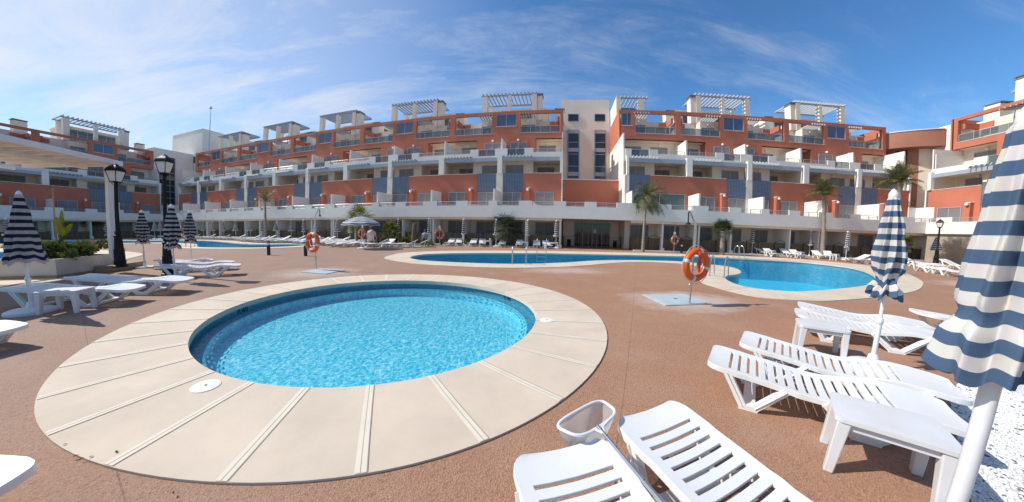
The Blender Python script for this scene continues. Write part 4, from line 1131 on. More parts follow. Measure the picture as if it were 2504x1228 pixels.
# ------------------------------------------------------------------ life rings and showers
def life_ring(loc, ang, label, R0=.31, r=.075, tilt=0, detail=True, posy=0):
    e = empty('life_ring', loc, ang, label, 'life ring', 'orange life rings'); e.rotation_euler = (R(tilt), 0, ang)
    pts = [(R0*math.cos(2*PI*k/40), 0, R0*math.sin(2*PI*k/40)) for k in range(40)]
    b = MB(); b.tube(pts, r, 16 if detail else 8, closed=True); buoy = b.build('buoy', M['ring'], e, smooth=True)
    for q in range(4):
        a0 = PI/4 + q*PI/2 + .5
        b = MB(); b.tube([(R0*math.cos(a0-.1+.2*k/5), 0, R0*math.sin(a0-.1+.2*k/5)) for k in range(6)], r*1.02, 16 if detail else 8); b.build('reflective_band', M['band'], buoy, smooth=True)
    b = MB(); n = 64                               # slack grab line looped round the outside
    b.tube([((R0+r+.012+.035*abs(math.sin(2*t+1)))*math.cos(t), -.01, (R0+r+.012+.035*abs(math.sin(2*t+1)))*math.sin(t)) for t in (2*PI*k/n for k in range(n))], .007, 5, closed=True)
    b.build('grab_line', M['wrope'], buoy)
    if detail:                                     # hank of orange line hung in the middle
        rr = random.Random(3)
        for k in range(1):
            b = MB()
            for j in range(16):
                x = rr.uniform(-.07,.07); l = rr.uniform(.30,.48)
                b.tube([(x*.3, -.06, R0-.02), (x*.8, -.09, R0-.16), (x, -.08+rr.uniform(-.03,.03), R0-.30), (x+rr.uniform(-.04,.04), -.06, R0-l)], .008, 5)
            b.tube([(.045*math.cos(t), -.08+.045*math.sin(t), R0-.09+.004*t) for t in (2*PI*k/10 for k in range(31))], .012, 5)
            b.build('rope_hank', M['rope'], e)
    return e
def shower(p, ang, H, arm, label, drop=.18, tray=True, traylab='', base=.022):
    """post with a bent arm, spray head, foot tap"""
    e = empty('shower_post', (p.x, p.y, 0), ang, label, 'shower')
    b = MB(); b.tube([(0,0,0), (0,0,H-.26), (.02,0,H-.22), (arm*.9, 0, H-.01), (arm, 0, H)], base, 10); b.lathe([(.06,0), (.06,.012), (.03,.016)], 16); b.build('pipe', M['metal'], e, smooth=True)
    b = MB(); b.tube([(arm, 0, H), (arm+.03, 0, H-.02), (arm+.035, 0, H-drop)], base*.7, 8); b.lathe([(.018,0), (.025,-.03), (.06,-.06), (.062,-.08)][::-1], 14, (arm+.035, 0, H-drop+.01)); b.build('spray_head', M['black_p'], e, smooth=True)
    b = MB(); b.tube([(0,-.02,.42), (0,-.07,.42), (0,-.09,.40)], .012, 8); b.ball((0,-.05,.45), .03, 8, 6); b.build('tap', M['metal'], e, smooth=True)
    return e
p = G(1686,745)
e = shower(p, PI+.1, 2.10, .16, 'steel shower post with the large orange life ring, right of the paddling pool', .22)
# hook arm that carries the ring sideways
rp = p + Vector((.03, -.09, .93))
life_ring(rp, .18, 'large orange life ring with white bands, hung right of the paddling pool', .305, .078, 0)
e = tag(empty('shower_tray', (G(1652,733).x, G(1652,733).y, .0), .05), 'pale blue square shower tray under the large life ring', 'shower tray')
b = MB(); b.box(-.62,.62,-.55,.55,.002,.022, 0); b.box(-.55,.55,-.48,.48,.0221,.0262, 0); b.build('tray', M['tray'], e, bevel=.006)
b = MB(); b.lathe([(.05,.026), (.05,.030), (.01,.031)], 16); b.build('drain', M['metal'], e)
p = G(773,660); shower(p, .1, 2.25, .16, 'tall thin shower post with an orange life ring, behind the paddling pool at the left', .2)
life_ring(p + Vector((-.06,-.08,1.03)), -.25, 'orange life ring on the tall shower post behind the paddling pool', .30, .075)
e = tag(empty('shower_tray', (G(790,664).x, G(790,664).y, 0), -.15), 'pale square shower tray behind the paddling pool at the left', 'shower tray')
b = MB(); b.box(-.6,.6,-.5,.5,.002,.022); b.box(-.53,.53,-.43,.43,.0221,.0262); b.build('tray', M['tray'], e, bevel=.006)
b = MB(); b.lathe([(.05,.026), (.05,.030), (.01,.031)], 16); b.build('drain', M['metal'], e)
for px, t, z, lab, sc_ in ((1649,23.3,1.12,'orange life ring on a thin post before the reed fences at the right',.9), (1075,24,1.05,'orange life ring on a post among the plants at the middle terraces',1.15), (886,21.5,1.05,'orange life ring edge-on beside the thatch palms',1.05), (176,17,1.0,'orange life ring behind the planter at the left',1.15), (443,14.2,1.15,'orange life ring half behind the tied parasol by the tall lamp',1.1)):
    p = AZ(px, t)
    life_ring((p.x, p.y-.08, z), .1 if px not in (443, 886) else 1.15, lab, .31*sc_, .07*sc_, 0, False)
    e = empty('life_ring_post', (p.x, p.y, 0), 0, lab.replace('orange life ring', 'post of the ring'), 'post')
    b = MB(); b.tube([(0,0,0), (0,0,1.95), (0,-.06,2.12), (0,-.2,2.15)], .022, 8); b.build('pole', M['metal'], e, smooth=True)
    b = MB(); b.box(-.09,.09,-.035,-.022,1.52,1.74); b.build('notice_plate', M['drain'], e)

# ------------------------------------------------------------------ street lamps, bollards, bins
def street_lamp(p, H, label, s=1.0):
    e = empty('street_lamp', (p.x, p.y, p.z), .3, label, 'street lamp'); e.scale = (s, s, s)
    k = H/4.0
    b = MB()
    pr = [(.21,0), (.21,.05), (.17,.08), (.165,.16), (.18,.19), (.155,.24), (.145,.55), (.15,.58), (.13,.64), (.105,1.02), (.12,1.05), (.125,1.09), (.085,1.13), (.095,1.2), (.062,1.26), (.056,2.2), (.05,3.26*k), (.075,3.29*k), (.05,3.33*k), (.03,3.37*k)]
    b.lathe(pr, 20, wob=lambda t, z: 1 + (.05*math.cos(8*t) if .2 < z < 1.0 else 0)); b.build('post', M['black'], e, smooth=True)
    z0 = H - .62; LS = .80
    class LB(MB):
        def build(s, *a, **k):
            s.v = [(v[0]*LS, v[1]*LS, z0+(v[2]-z0)*LS) for v in s.v]; return MB.build(s, *a, **k)
    for q in range(4):
        a = q*PI/2
        c_, s_ = math.cos(a), math.sin(a)
        rot = lambda x, y, z: (x*c_-y*s_, x*s_+y*c_, z)
        b = LB(); b.hexa([rot(.125,-.12,z0+.02), rot(.133,-.12,z0+.02), rot(.133,.12,z0+.02), rot(.125,.12,z0+.02), rot(.215,-.20,z0+.44), rot(.223,-.20,z0+.44), rot(.223,.20,z0+.44), rot(.215,.20,z0+.44)])
        b.build('lamp_glass', M['lampglass'], e)
    b = LB()
    for q in range(4):
        a = PI/4 + q*PI/2
        b.bar((.185*math.cos(a), .185*math.sin(a), z0), (.315*math.cos(a), .315*math.sin(a), z0+.45), .025, .025)
    for zz, w in ((z0-.02, .14), (z0+.45, .235)):
        for q in range(4):
            a = q*PI/2; n_, t_ = Vector((math.cos(a), math.sin(a), 0)), Vector((-math.sin(a), math.cos(a), 0))
            b.bar(n_*w - t_*w + Vector((0,0,zz)), n_*w + t_*w + Vector((0,0,zz)), .026, .026)
    for q in range(4):
        a = PI/4 + q*PI/2; b.tube([(.03*math.cos(a), .03*math.sin(a), z0-.14), (.09*math.cos(a), .09*math.sin(a), z0-.11), (.16*math.cos(a), .16*math.sin(a), z0-.02)], .010, 5)
    b.build('lantern_frame', M['black'], e)
    b = LB(); cs = lambda w, z: [(-w,-w,z), (w,-w,z), (w,w,z), (-w,w,z)]
    prev = None
    for (w, z), (w2, z2) in zip([(.245,.45), (.20,.56), (.13,.65), (.085,.68)], [(.20,.56), (.13,.65), (.085,.68), (.06,.71)]): b.hexa(cs(w, z0+z+.02) + cs(w2, z0+z2+.02))
    b.lathe([(.07,.72), (.09,.735), (.07,.75), (.03,.76), (.028,.78), (.004,.80)], 12, (0,0,z0))
    b.build('lantern_roof', M['black'], e)
    return e
street_lamp(G(413,672), 4.0, 'tall black cast iron street lamp standing on the paving in front of the loungers')
q = W(-15.0, 5.1); pl = G(297,668)
street_lamp(pl + Vector((0,0,.22)), 3.55, 'black cast iron street lamp on the tan stone plinth beside the planter')
p = G(2287,648); street_lamp(p, 3.6, 'black street lamp behind the cone parasol, in front of the sunlit right block', 1.0)
def bollard(p, label, H=.78):
    e = empty('bollard_light', (p.x, p.y, 0), .4, label, 'bollard light', 'black bollard lights')
    b = MB(); b.lathe([(.095,0), (.095,H*.72), (.09,H*.725)], 20); b.build('post', M['black_p'], e, smooth=True)
    b = MB(); b.lathe([(.085,H*.73), (.085,H*.90)], 20); b.build('lamp_lens', M['lampglass'], e, smooth=True)
    b = MB(); b.lathe([(.096,H*.905), (.096,H*.97), (.08,H)], 20)
    for k in range(4): a = k*PI/2; b.bar((.088*math.cos(a), .088*math.sin(a), H*.72), (.088*math.cos(a), .088*math.sin(a), H*.91), .012, .012)
    b.build('cap', M['black_p'], e, smooth=True)
bollard(G(657,624), 'black bollard light left of the tall shower post'); bollard(G(747,626), 'black bollard light just left of the orange life ring on the tall shower post')
bollard(AZ(1668,24.5), 'black bollard light beside the slender palm at the right'); bollard(AZ(1080,25), 'black bollard light below the far orange life ring'); bollard(AZ(969,25), 'black bollard light beside the yellow-green yucca'); bollard(AZ(1199,25.6), 'black bollard light behind the white table left of the fan palm')
for s_, lab in ((.75, 'black litter bin left of the glass entrance'), (5.35, 'black litter bin right of the glass entrance')):
    p = W(s_, 29.6); e = empty('litter_bin', (p.x, p.y, 0), 0, lab, 'litter bin')
    b = MB(); b.lathe([(.17,0), (.19,.05), (.20,.62), (.21,.64)], 18); b.build('body', M['black_p'], e, smooth=True)
    b = MB(); b.lathe([(.212,.66), (.20,.72), (.10,.75), (.09,.745)], 18); b.build('lid', M['shutter'], e, smooth=True)
# railing with gates in front of the entrance
e = empty('entrance_railing', W(0,0), FANG, 'low dark railing with gate posts before the glass entrance', 'railing')
b = MB()
for x0, x1 in ((.25,1.6), (4.5,5.7)):
    for zz in (.25,.5,.75,1.0): b.tube([(x0, 28.6, zz), (x1, 28.6, zz)], .012, 5)
b.build('rail', M['black_p'], e)
for x, hh in ((1.75,1.12), (3.3,1.25), (4.3,1.12), (5.75,1.15), (.2,1.0)):
    b = MB(); b.box(x-.05, x+.05, 28.55, 28.65, 0, hh); b.build('post', M['black_p'], e)
b = MB()
for x0, x1 in ((1.85,3.2), (3.4,4.2)):
    for zz in (.3,.62,.95): b.tube([(x0, 28.6, zz), (x1, 28.6, zz)], .014, 5)
b.build('gate', M['black_p'], e)

# ------------------------------------------------------------------ pool ladders
def ladder(p, ang, label, w=.5, h=.75, treads=True):
    e = empty('pool_ladder', (p.x, p.y, 0), ang, label, 'pool ladder', 'steel pool ladders')
    for sx in (-1, 1):
        x = sx*w/2
        pts = [(x, -.42, .0), (x, -.42, h*.62)] + [(x, -.42+.21*(1-math.cos(PI*k/8)), h*.62+h*.38*math.sin(PI*k/8)) for k in range(1, 8)] + [(x, .0, h*.60), (x, .06, .1), (x, .08, -.6)]
        b = MB(); b.tube(pts, .021, 8); b.lathe([(.05,.016), (.05,.030), (.03,.034)], 12, (x,-.42,.0)); b.build('handrail', M['metal'], e, smooth=True)
    if treads:
        for zz in (-.22, -.5):
            b = MB(); b.box(-w/2, w/2, .03, .12, zz, zz+.03); b.build('tread', M['base_w'], e)
ladder(G(1270,646) + Vector((0,.25,0)), -.05, 'steel pool ladder on the near edge of the big pool, in the middle', .62, .82)
ladder(G(1762,676), -1.0, 'steel pool ladder at the bay of the big pool right of the large life ring', .55, .80)
ladder(G(1322,619) + Vector((0,-.5,0)), PI - .1, 'steel pool ladder on the far edge of the big pool', .62, 1.0)
ladder(G(1813,632), PI + .35, 'steel pool ladder on the far edge of the big pool, at the right', .62, .9)
ladder(G(2203,672), 1.3, 'steel pool ladder half hidden behind the slim tied parasol', .5, .8)
ladder(Vector((-26.6,18.9,0)), 0.9, 'steel pool ladder in the far left pool behind the tied parasol', .6, 1.1)

# ------------------------------------------------------------------ pool net
def net():
    h, tail = Vector((.545,1.50,.425)), Vector((.70,.93,.40))
    d = (tail - h); d.z = 0; d.normalize(); n_ = Vector((-d.y, d.x, 0))
    e = empty('pool_net', h, 0, 'white pool skimmer net on an aluminium pole lying across the front loungers', 'pool net')
    L_ = lambda a, b_, z: (d*a + n_*b_ + Vector((0,0,z)))
    ring = []
    for k in range(40):
        t = 2*PI*k/40; c_, s_ = math.cos(t), math.sin(t)
        x = .100*math.copysign(abs(c_)**.55, c_); y = .215*math.copysign(abs(s_)**.6, s_)*(1 - .10*x/.1)
        q = R(22); ring.append((x*math.cos(q) - y*math.sin(q) - .125, x*math.sin(q) + y*math.cos(q)))
    b = MB(); b.tube([L_(x, y, .0) for x, y in ring], .011, 8, closed=True); b.tube([L_(*ring[4], 0), L_(-.01,.03,.005), L_(.05,.0,.010)], .009, 6); b.tube([L_(*ring[37], 0), L_(-.01,-.03,.005), L_(.05,0,.010)], .009, 6); b.build('hoop', M['base_w'], e, smooth=True)
    b = MB(); base = 0; rr = random.Random(2); nz = 7
    for i in range(nz+1):
        u = i/nz
        for k, (x, y) in enumerate(ring):
            f = 1 - .50*u**1.6; w_ = 1 + .13*math.sin(k*1.1)*u + .08*math.sin(k*2.3+i*.4)*u
            b.v.append(tuple(L_((x+.125)*f*w_-.125+.02*u, y*f*w_, -.19*u*(1+.12*math.sin(k*.8)))))
    for i in range(nz):
        for k in range(40): b.f.append((i*40+k, i*40+(k+1) % 40, (i+1)*40+(k+1) % 40, (i+1)*40+k)); b.m.append(0)
    b.f.append(tuple(nz*40+k for k in range(40))[::-1]); b.m.append(0)
    m = mat('net_mesh', (.72,.70,.68), .9, .05, 9, .6, 500); n2, l2_, bs = nd(m)
    tl = n2.new('ShaderNodeBsdfTranslucent'); tl.inputs[0].default_value = (.8,.78,.76,1); tp = n2.new('ShaderNodeBsdfTransparent')
    x1 = n2.new('ShaderNodeMixShader'); x1.inputs[0].default_value = .45; x2 = n2.new('ShaderNodeMixShader'); x2.inputs[0].default_value = .22
    l2_.new(bs.outputs[0], x1.inputs[1]); l2_.new(tl.outputs[0], x1.inputs[2]); l2_.new(x1.outputs[0], x2.inputs[1]); l2_.new(tp.outputs[0], x2.inputs[2]); l2_.new(x2.outputs[0], n2['Material Output'].inputs[0])
    b.build('net_bag', m, e, smooth='all')
    b = MB(); b.tube([L_(-.02,0,.010), L_(.50,.0,-.005), L_(.51,0,-.005), L_(2.3,.01,-.06)], [.011,.011,.014,.014], 10); b.build('pole', M['metal'], e, smooth=True)
    b = MB()
    for a in (.02,.08,.18,.42): b.ball(tuple(L_(a,0,.020-.03*a)), .0045, 6, 4)
    b.build('rivet', M['black_p'], e)
net()

# ------------------------------------------------------------------ palms and plants
def frond_mesh(b, o, az, el, ln, droop, nl, lw, ll, rnd, m=0, curl=0):
    """curved rachis with paired leaflets"""
    d = Vector((math.cos(az)*math.cos(el), math.sin(az)*math.cos(el), math.sin(el))); p = Vector(o); pts = [p.copy()]; n = 12
    side0 = Vector((-math.sin(az), math.cos(az), 0))
    for i in range(n):
        p = p + d * ln/n; d = (d + Vector((0,0,-droop/n*(.4+1.4*i/n)))).normalized(); pts.append(p.copy())
    b.tube(pts, [.022*(1-.85*i/n) for i in range(n+1)], 4, m)
    for i in range(nl):
        u = .10 + .90*i/(nl-1); f = u*n; k = min(int(f), n-1); q = pts[k].lerp(pts[k+1], f-k); t = (pts[k+1]-pts[k]).normalized()
        up = side0.cross(t).normalized(); up = up if up.z > 0 else -up
        L0 = ll*(math.sin(PI*min(1, u*.92+.10))**.7)*rnd.uniform(.8,1.1)
        for sd in (-1, 1):
            dirv = (t*.55 + side0*sd*.85 + up*rnd.uniform(-.15,.40)).normalized()
            tip = q + dirv*L0 + Vector((0,0,-L0*rnd.uniform(.15,.55)))
            mid = q + dirv*L0*.5 + Vector((0,0,-L0*.04)); w = t*lw*.5
            b.add([q-w*.6, q+w*.6, mid+w, tip, mid-w], [(0,1,2,4), (4,2,3)], m)
def fan_mesh(b, o, az, el, ln, rad, nb, rnd, m=0):
    d = Vector((math.cos(az)*math.cos(el), math.sin(az)*math.cos(el), math.sin(el))); o = Vector(o); p = o + d*ln
    b.tube([o, o+d*ln*.6, p], [.02,.014,.01], 4, m)
    side = Vector((-math.sin(az), math.cos(az), 0)); up = side.cross(d)
    for k in range(nb):
        a = R(-115 + 230*k/(nb-1)); dv = (d*math.cos(a) + side*math.sin(a) + up*rnd.uniform(-.05,.12)).normalized(); l = rad*rnd.uniform(.85,1.1)*(1-.25*abs(a)/2)
        e_ = dv.cross(d if abs(a) > .2 else side).normalized() if False else (side*math.cos(a) - d*math.sin(a))
        mid = p + dv*l*.55; tip = p + dv*l + Vector((0,0,-l*rnd.uniform(.1,.4)))
        b.add([p - e_*.008, p + e_*.008, mid + e_*.028, tip, mid - e_*.028], [(0,1,2,4), (4,2,3)], m)
def palm(p, H, r0, r1, label, style='feather', nf=24, fl=2.0, lean=(0,0), ang=0, mat_='frond', bark='trunk2', spread=(75,-35), droop=1.2, seed=1, ring=.05, nl=26, ll=.5, windy=0, kind='palm_tree'):
    rnd = random.Random(seed); e = empty(kind, (p.x, p.y, 0), 0, label, 'palm tree' if 'palm' in kind else 'plant')
    b = MB(); n = max(8, int(H*7)); nn = 14; vs = []
    for i in range(n+1):
        u = i/n; r = (r0 + (r1-r0)*u + .25*r0*math.exp(-u*12)) * (1 + ring*(1 if i % 2 else -1))
        cx, cy = lean[0]*u*u, lean[1]*u*u
        for j in range(nn): t = 2*PI*j/nn; q = r*(1+.06*math.sin(3*t+i)); vs.append((cx+q*math.cos(t), cy+q*math.sin(t), H*u))
    b.add(vs, [(i*nn+j, i*nn+(j+1) % nn, (i+1)*nn+(j+1) % nn, (i+1)*nn+j) for i in range(n) for j in range(nn)] + [tuple(n*nn+j for j in range(nn))])
    b.build('trunk', M[bark], e, smooth='all')
    if nf:
        b = MB(); top = Vector((lean[0], lean[1], H))
        for k in range(nf):
            u = k/max(1, nf-1); el = R(spread[0] + (spread[1]-spread[0])*u) + rnd.uniform(-.12,.12); az = ang + k*2.39996 + rnd.uniform(-.3,.3)
            if windy: az = az*1.0; wv = Vector((windy, -.1*windy, 0))
            if style == 'feather':
                n0 = len(b.v); frond_mesh(b, top + Vector((0,0,rnd.uniform(-.12,.1))), az, el, fl*rnd.uniform(.85,1.1), droop, nl, .026, ll, rnd)
                if windy:
                    for i in range(n0, len(b.v)):
                        v = b.v[i]; dd = (Vector(v)-top).length/fl; b.v[i] = (v[0]+windy*dd**1.6, v[1], v[2]-abs(windy)*.1*dd**2)
            else: fan_mesh(b, top + Vector((0,0,rnd.uniform(-.15,.05))), az, el, fl*.5*rnd.uniform(.8,1.15), fl*.5, 17, rnd)
        b.build('crown', M[mat_], e)
    return e
palm(AZ(1573,24.6), 4.55, .13, .085, 'slender queen palm with a windswept feather crown in front of the picture window', nf=38, fl=1.9, lean=(.12,0), spread=(80,-45), droop=1.6, windy=.6, seed=4, nl=48, ll=.46)
palm(AZ(2013,25.2), 5.6, .18, .14, 'tall queen palm with an upright narrow crown before the right-hand terraces', nf=40, fl=1.6, lean=(-.15,.1), spread=(88,15), droop=1.3, seed=8, nl=48, ll=.42)
palm(AZ(2190,22.5,600), 6.6, .20, .16, 'tallest queen palm, trunk behind the slim tied parasol', nf=44, fl=1.8, lean=(-.1,0), spread=(86,5), droop=1.2, seed=11, nl=48, ll=.46)
palm(AZ(650,24.8), 4.6, .15, .11, 'young queen palm rising from the long lounger row at the left', nf=20, fl=2.2, spread=(80,0), droop=.9, seed=5, nl=30, ll=.5, mat_='frond')
palm(AZ(1237,26.0), 1.75, .22, .20, 'stocky dark green fan palm between the small parasols', 'fan', nf=34, fl=1.9, bark='trunk', mat_='frond_d', spread=(88,-45), seed=6, ring=.12)
palm(AZ(1767,24.2), 1.95, .20, .17, 'short fan palm with a flat tuft of leaves beside the reed fence', 'fan', nf=30, fl=1.35, bark='trunk2', mat_='frond_d', spread=(75,0), seed=7, ring=.10)
palm(AZ(877,23.2), 2.2, .26, .24, 'thatch palm with a thick hairy trunk left of the open parasol', 'fan', nf=26, fl=2.0, bark='trunk', mat_='frond_y', spread=(80,-40), seed=9, ring=.06)
palm(AZ(893,22.8), 1.9, .24, .22, 'thick bare hairy palm trunk just right of the thatch palm', nf=0, bark='trunk', ring=.06)
palm(AZ(1012,24), 1.95, .22, .20, 'leafless hairy palm stump standing among the bushes', nf=0, lean=(.1,0), bark='trunk', ring=.07)
palm(AZ(955,24.5), 1.2, .05, .04, 'yellow-green yucca with a thin stem and a round spiky head', 'fan', nf=30, fl=1.25, bark='trunk2', mat_='frond_y', spread=(88,-30), seed=13, kind='yucca')
palm(AZ(2212,23), 1.5, .07, .06, 'small pale fan palm before the end of the reed fences at the right', 'fan', nf=22, fl=1.1, bark='trunk2', mat_='frond_y', spread=(85,-30), seed=15)
palm(AZ(226,18), 1.9, .16, .14, 'low palm with a flat crown behind the planter at the left', 'fan', nf=26, fl=1.7, bark='trunk', mat_='frond_y', spread=(60,-10), seed=17)

def bush(p, rx, ry, h, n, label, m='shrub', ls=.09, kind='shrub', seed=1, cat='shrub', z0=0, flowers=0, parent=None, nm='foliage'):
    rnd = random.Random(seed)
    e = parent or empty(kind, (p.x, p.y, z0), 0, label, cat)
    cl = [(rnd.uniform(-.75,.75)*rx, rnd.uniform(-.75,.75)*ry, h*rnd.uniform(.25,.75), rnd.uniform(.28,.5)) for _ in range(7)]
    b = MB()
    for _ in range(n):
        c_ = rnd.choice(cl); v = Vector((rnd.gauss(0,1), rnd.gauss(0,1), rnd.gauss(0,1))).normalized()*rnd.uniform(.5,1)**.5
        q = Vector((c_[0]+v.x*c_[3]*rx, c_[1]+v.y*c_[3]*ry, max(.02, c_[2]+v.z*c_[3]*h*.7)))
        a = Vector((rnd.gauss(0,1), rnd.gauss(0,1), rnd.gauss(.3,1))).normalized(); s_ = a.cross(Vector((rnd.random(), rnd.random(), .3))).normalized()
        l = ls*rnd.uniform(.7,1.4); w = l*.35
        mi = 1 if flowers and rnd.random() < flowers else 0
        b.add([q, q+a*l*.5+s_*w, q+a*l, q+a*l*.5-s_*w], [(0,1,2,3)], mi)
    b.build(nm, [M[m], M['pink']] if flowers else M[m], e)
    if not parent:
        b = MB()
        for k in range(5): c_ = cl[k]; b.tube([(c_[0]*.15, c_[1]*.15, 0), (c_[0]*.6, c_[1]*.6, c_[2]*.6), (c_[0], c_[1], c_[2])], [.015,.01,.005], 4)
        b.build('stem', M['trunk'], e)
    return e
def spiky(p, h, n, label, m='frond_y', seed=1, w=.035):
    rnd = random.Random(seed); e = empty('spiky_plant', (p.x, p.y, 0), 0, label, 'plant'); b = MB()
    for k in range(n):
        az = k*2.4; el = R(rnd.uniform(20,85)); l = h*rnd.uniform(.7,1.1); d = Vector((math.cos(az)*math.cos(el), math.sin(az)*math.cos(el), math.sin(el))); s_ = Vector((-math.sin(az), math.cos(az), 0))*w
        o = d*.03; mid = d*l*.55; tip = d*l + Vector((0,0,-l*.18)); b.add([o-s_*.5, o+s_*.5, mid+s_, tip, mid-s_], [(0,1,2,4), (4,2,3)])
    b.build('leaves', M[m], e)
for px, t, h, n, lab, m, sd in ((925,24.5,.9,50,'spiky green clump right of the open parasol','frond',1), (985,24.2,1.15,60,'tall spiky yellow-green clump left of the palm stump','frond_y',2), (1004,24.6,1.5,50,'tallest spiky clump leaning beside the palm stump','frond_y',3), (1025,24.2,.95,60,'spiky clump right of the palm stump','frond_y',4), (1056,23.6,.75,50,'dark spiky clump by the white-footed parasol','frond',5), (1136,25.6,.85,50,'spiky clump behind the lounger pair right of the far life ring','frond_y',6)):
    spiky(AZ(px, t), h, n, lab, m, sd)
bush(AZ(1044,22.8), .7, .4, .45, 500, 'low rounded green bush under the white-footed parasol', seed=3)
bush(AZ(905,24), .8, .4, .5, 400, 'low green bush behind the chair under the open parasol', seed=5)
bush(AZ(2078,26.4) * .97, .35, .3, .7, 260, 'small pale shrub beside the loose-hemmed parasol', m='frond', seed=8)

# ------------------------------------------------------------------ planter, plinth, awning
A0, A1 = G(140,681).to_2d(), G(284,659).to_2d()
d1 = (A1-A0).normalized(); n1 = Vector((-d1.y, d1.x)); n1 = n1 if n1.x < 0 else -n1
PW, PD, PH = (A1-A0).length, 1.9, .60
def P2(a, b_, z): q = A0 + d1*a + n1*b_; return (q.x, q.y, z)
e = empty('planter', (0,0,0), 0, 'long pale rendered planter box full of shrubs at the left', 'planter')
b = MB()
for a0, a1, b0, b1 in ((0,PW,0,.12), (0,PW,PD-.12,PD), (0,.12,.12,PD-.12), (PW-.12,PW,.12,PD-.12)):
    b.hexa([P2(a0,b0,.10), P2(a1,b0,.10), P2(a1,b1,.10), P2(a0,b1,.10), P2(a0,b0,PH), P2(a1,b0,PH), P2(a1,b1,PH), P2(a0,b1,PH)])
b.build('box_wall', M['planter'], e)
b = MB(); o_ = .05; b.hexa([P2(-o_,-o_,0), P2(PW+o_,-o_,0), P2(PW+o_,PD+o_,0), P2(-o_,PD+o_,0), P2(-o_,-o_,.10), P2(PW+o_,-o_,.10), P2(PW+o_,PD+o_,.10), P2(-o_,PD+o_,.10)]); b.build('base_course', M['plinth'], e)
b = MB(); b.hexa([P2(.12,.12,.11), P2(PW-.12,.12,.11), P2(PW-.12,PD-.12,.11), P2(.12,PD-.12,.11), P2(.12,.12,.5), P2(PW-.12,.12,.5), P2(PW-.12,PD-.12,.5), P2(.12,PD-.12,.5)]); b.build('soil', mat('soil', (.07,.05,.035), 1, .2, 8), e)
e = empty('stone_plinth', (0,0,0), 0, 'low tan stone plinth carrying the street lamp beside the planter', 'plinth')
b = MB(); b.hexa([P2(PW-.9,-.55,0), P2(PW+.75,-.55,0), P2(PW+.75,-.06,0), P2(PW-.9,-.06,0), P2(PW-.9,-.55,.24), P2(PW+.75,-.55,.24), P2(PW+.75,-.06,.24), P2(PW-.9,-.06,.24)])
b.hexa([P2(PW+.06,-.059,0), P2(PW+.75,-.059,0), P2(PW+.75,.9,0), P2(PW+.06,.9,0), P2(PW+.06,-.059,.239), P2(PW+.75,-.059,.239), P2(PW+.75,.9,.239), P2(PW+.06,.9,.239)]); b.build('block', M['plinth'], e, bevel=.01)
def inp(a, b_): q = P2(a, b_, 0); return Vector((q[0], q[1], 0))
bush(inp(PW*.35,.8), .95, .6, .68, 1500, 'dense yellow-green shrub filling the planter behind the cone parasol', 'frond_y' if False else 'shrub', .13, z0=.45, seed=21)
bush(inp(PW*.62,.9), .8, .6, .62, 1300, 'leafy shrub in the middle of the planter', 'shrub', .13, z0=.45, seed=22)
bush(inp(PW*.88,.85), .6, .68, .68, 1000, 'shrub with a few pink flowers at the post end of the planter', 'shrub', .12, z0=.5, seed=23, flowers=.06)
def banana():
    p = inp(PW*.62, 1.0); e = empty('banana_plant', (p.x, p.y, .5), 0, 'young banana plant with upright yellow-green leaves in the planter', 'plant'); b = MB()
    b.tube([(0,0,0), (.02,0,.7), (.05,0,1.3)], [.06,.05,.03], 8); b.build('stem', M['frond'], e)
    for az, el, l, w in ((.2,84,.95,.10), (2.4,80,.8,.11), (-.6,70,.75,.13), (1.0,62,.55,.10), (-.2,50,.5,.1)):
        b = MB(); d = Vector((math.cos(az)*math.cos(R(el)), math.sin(az)*math.cos(R(el)), math.sin(R(el)))); s_ = Vector((-.3, .95, .1)).cross(d).normalized(); n = 10; pt = Vector((.03,0,.75)); vs = []
        for i in range(n+1):
            u = i/n; ww = w*math.sin(PI*(.06+.92*u))**.7; vs += [pt - s_*ww, pt + Vector((0,0,-.02)), pt + s_*ww]; pt = pt + d*l/n; d = (d + Vector((0,0,-.06*u))).normalized()
        b.add(vs, [f for i in range(n) for f in ((i*3, i*3+1, i*3+4, i*3+3), (i*3+1, i*3+2, i*3+5, i*3+4))]); b.build('leaf', M['banana'], e, smooth='all')
    e2 = empty('plant_stake', (p.x-.12, p.y-.05, .5), 0, 'thin wooden stake beside the banana plant', 'stake'); b = MB(); b.tube([(0,0,0), (-.05,.02,2.45)], .022, 6); b.build('stick', M['stone'], e2)
banana()
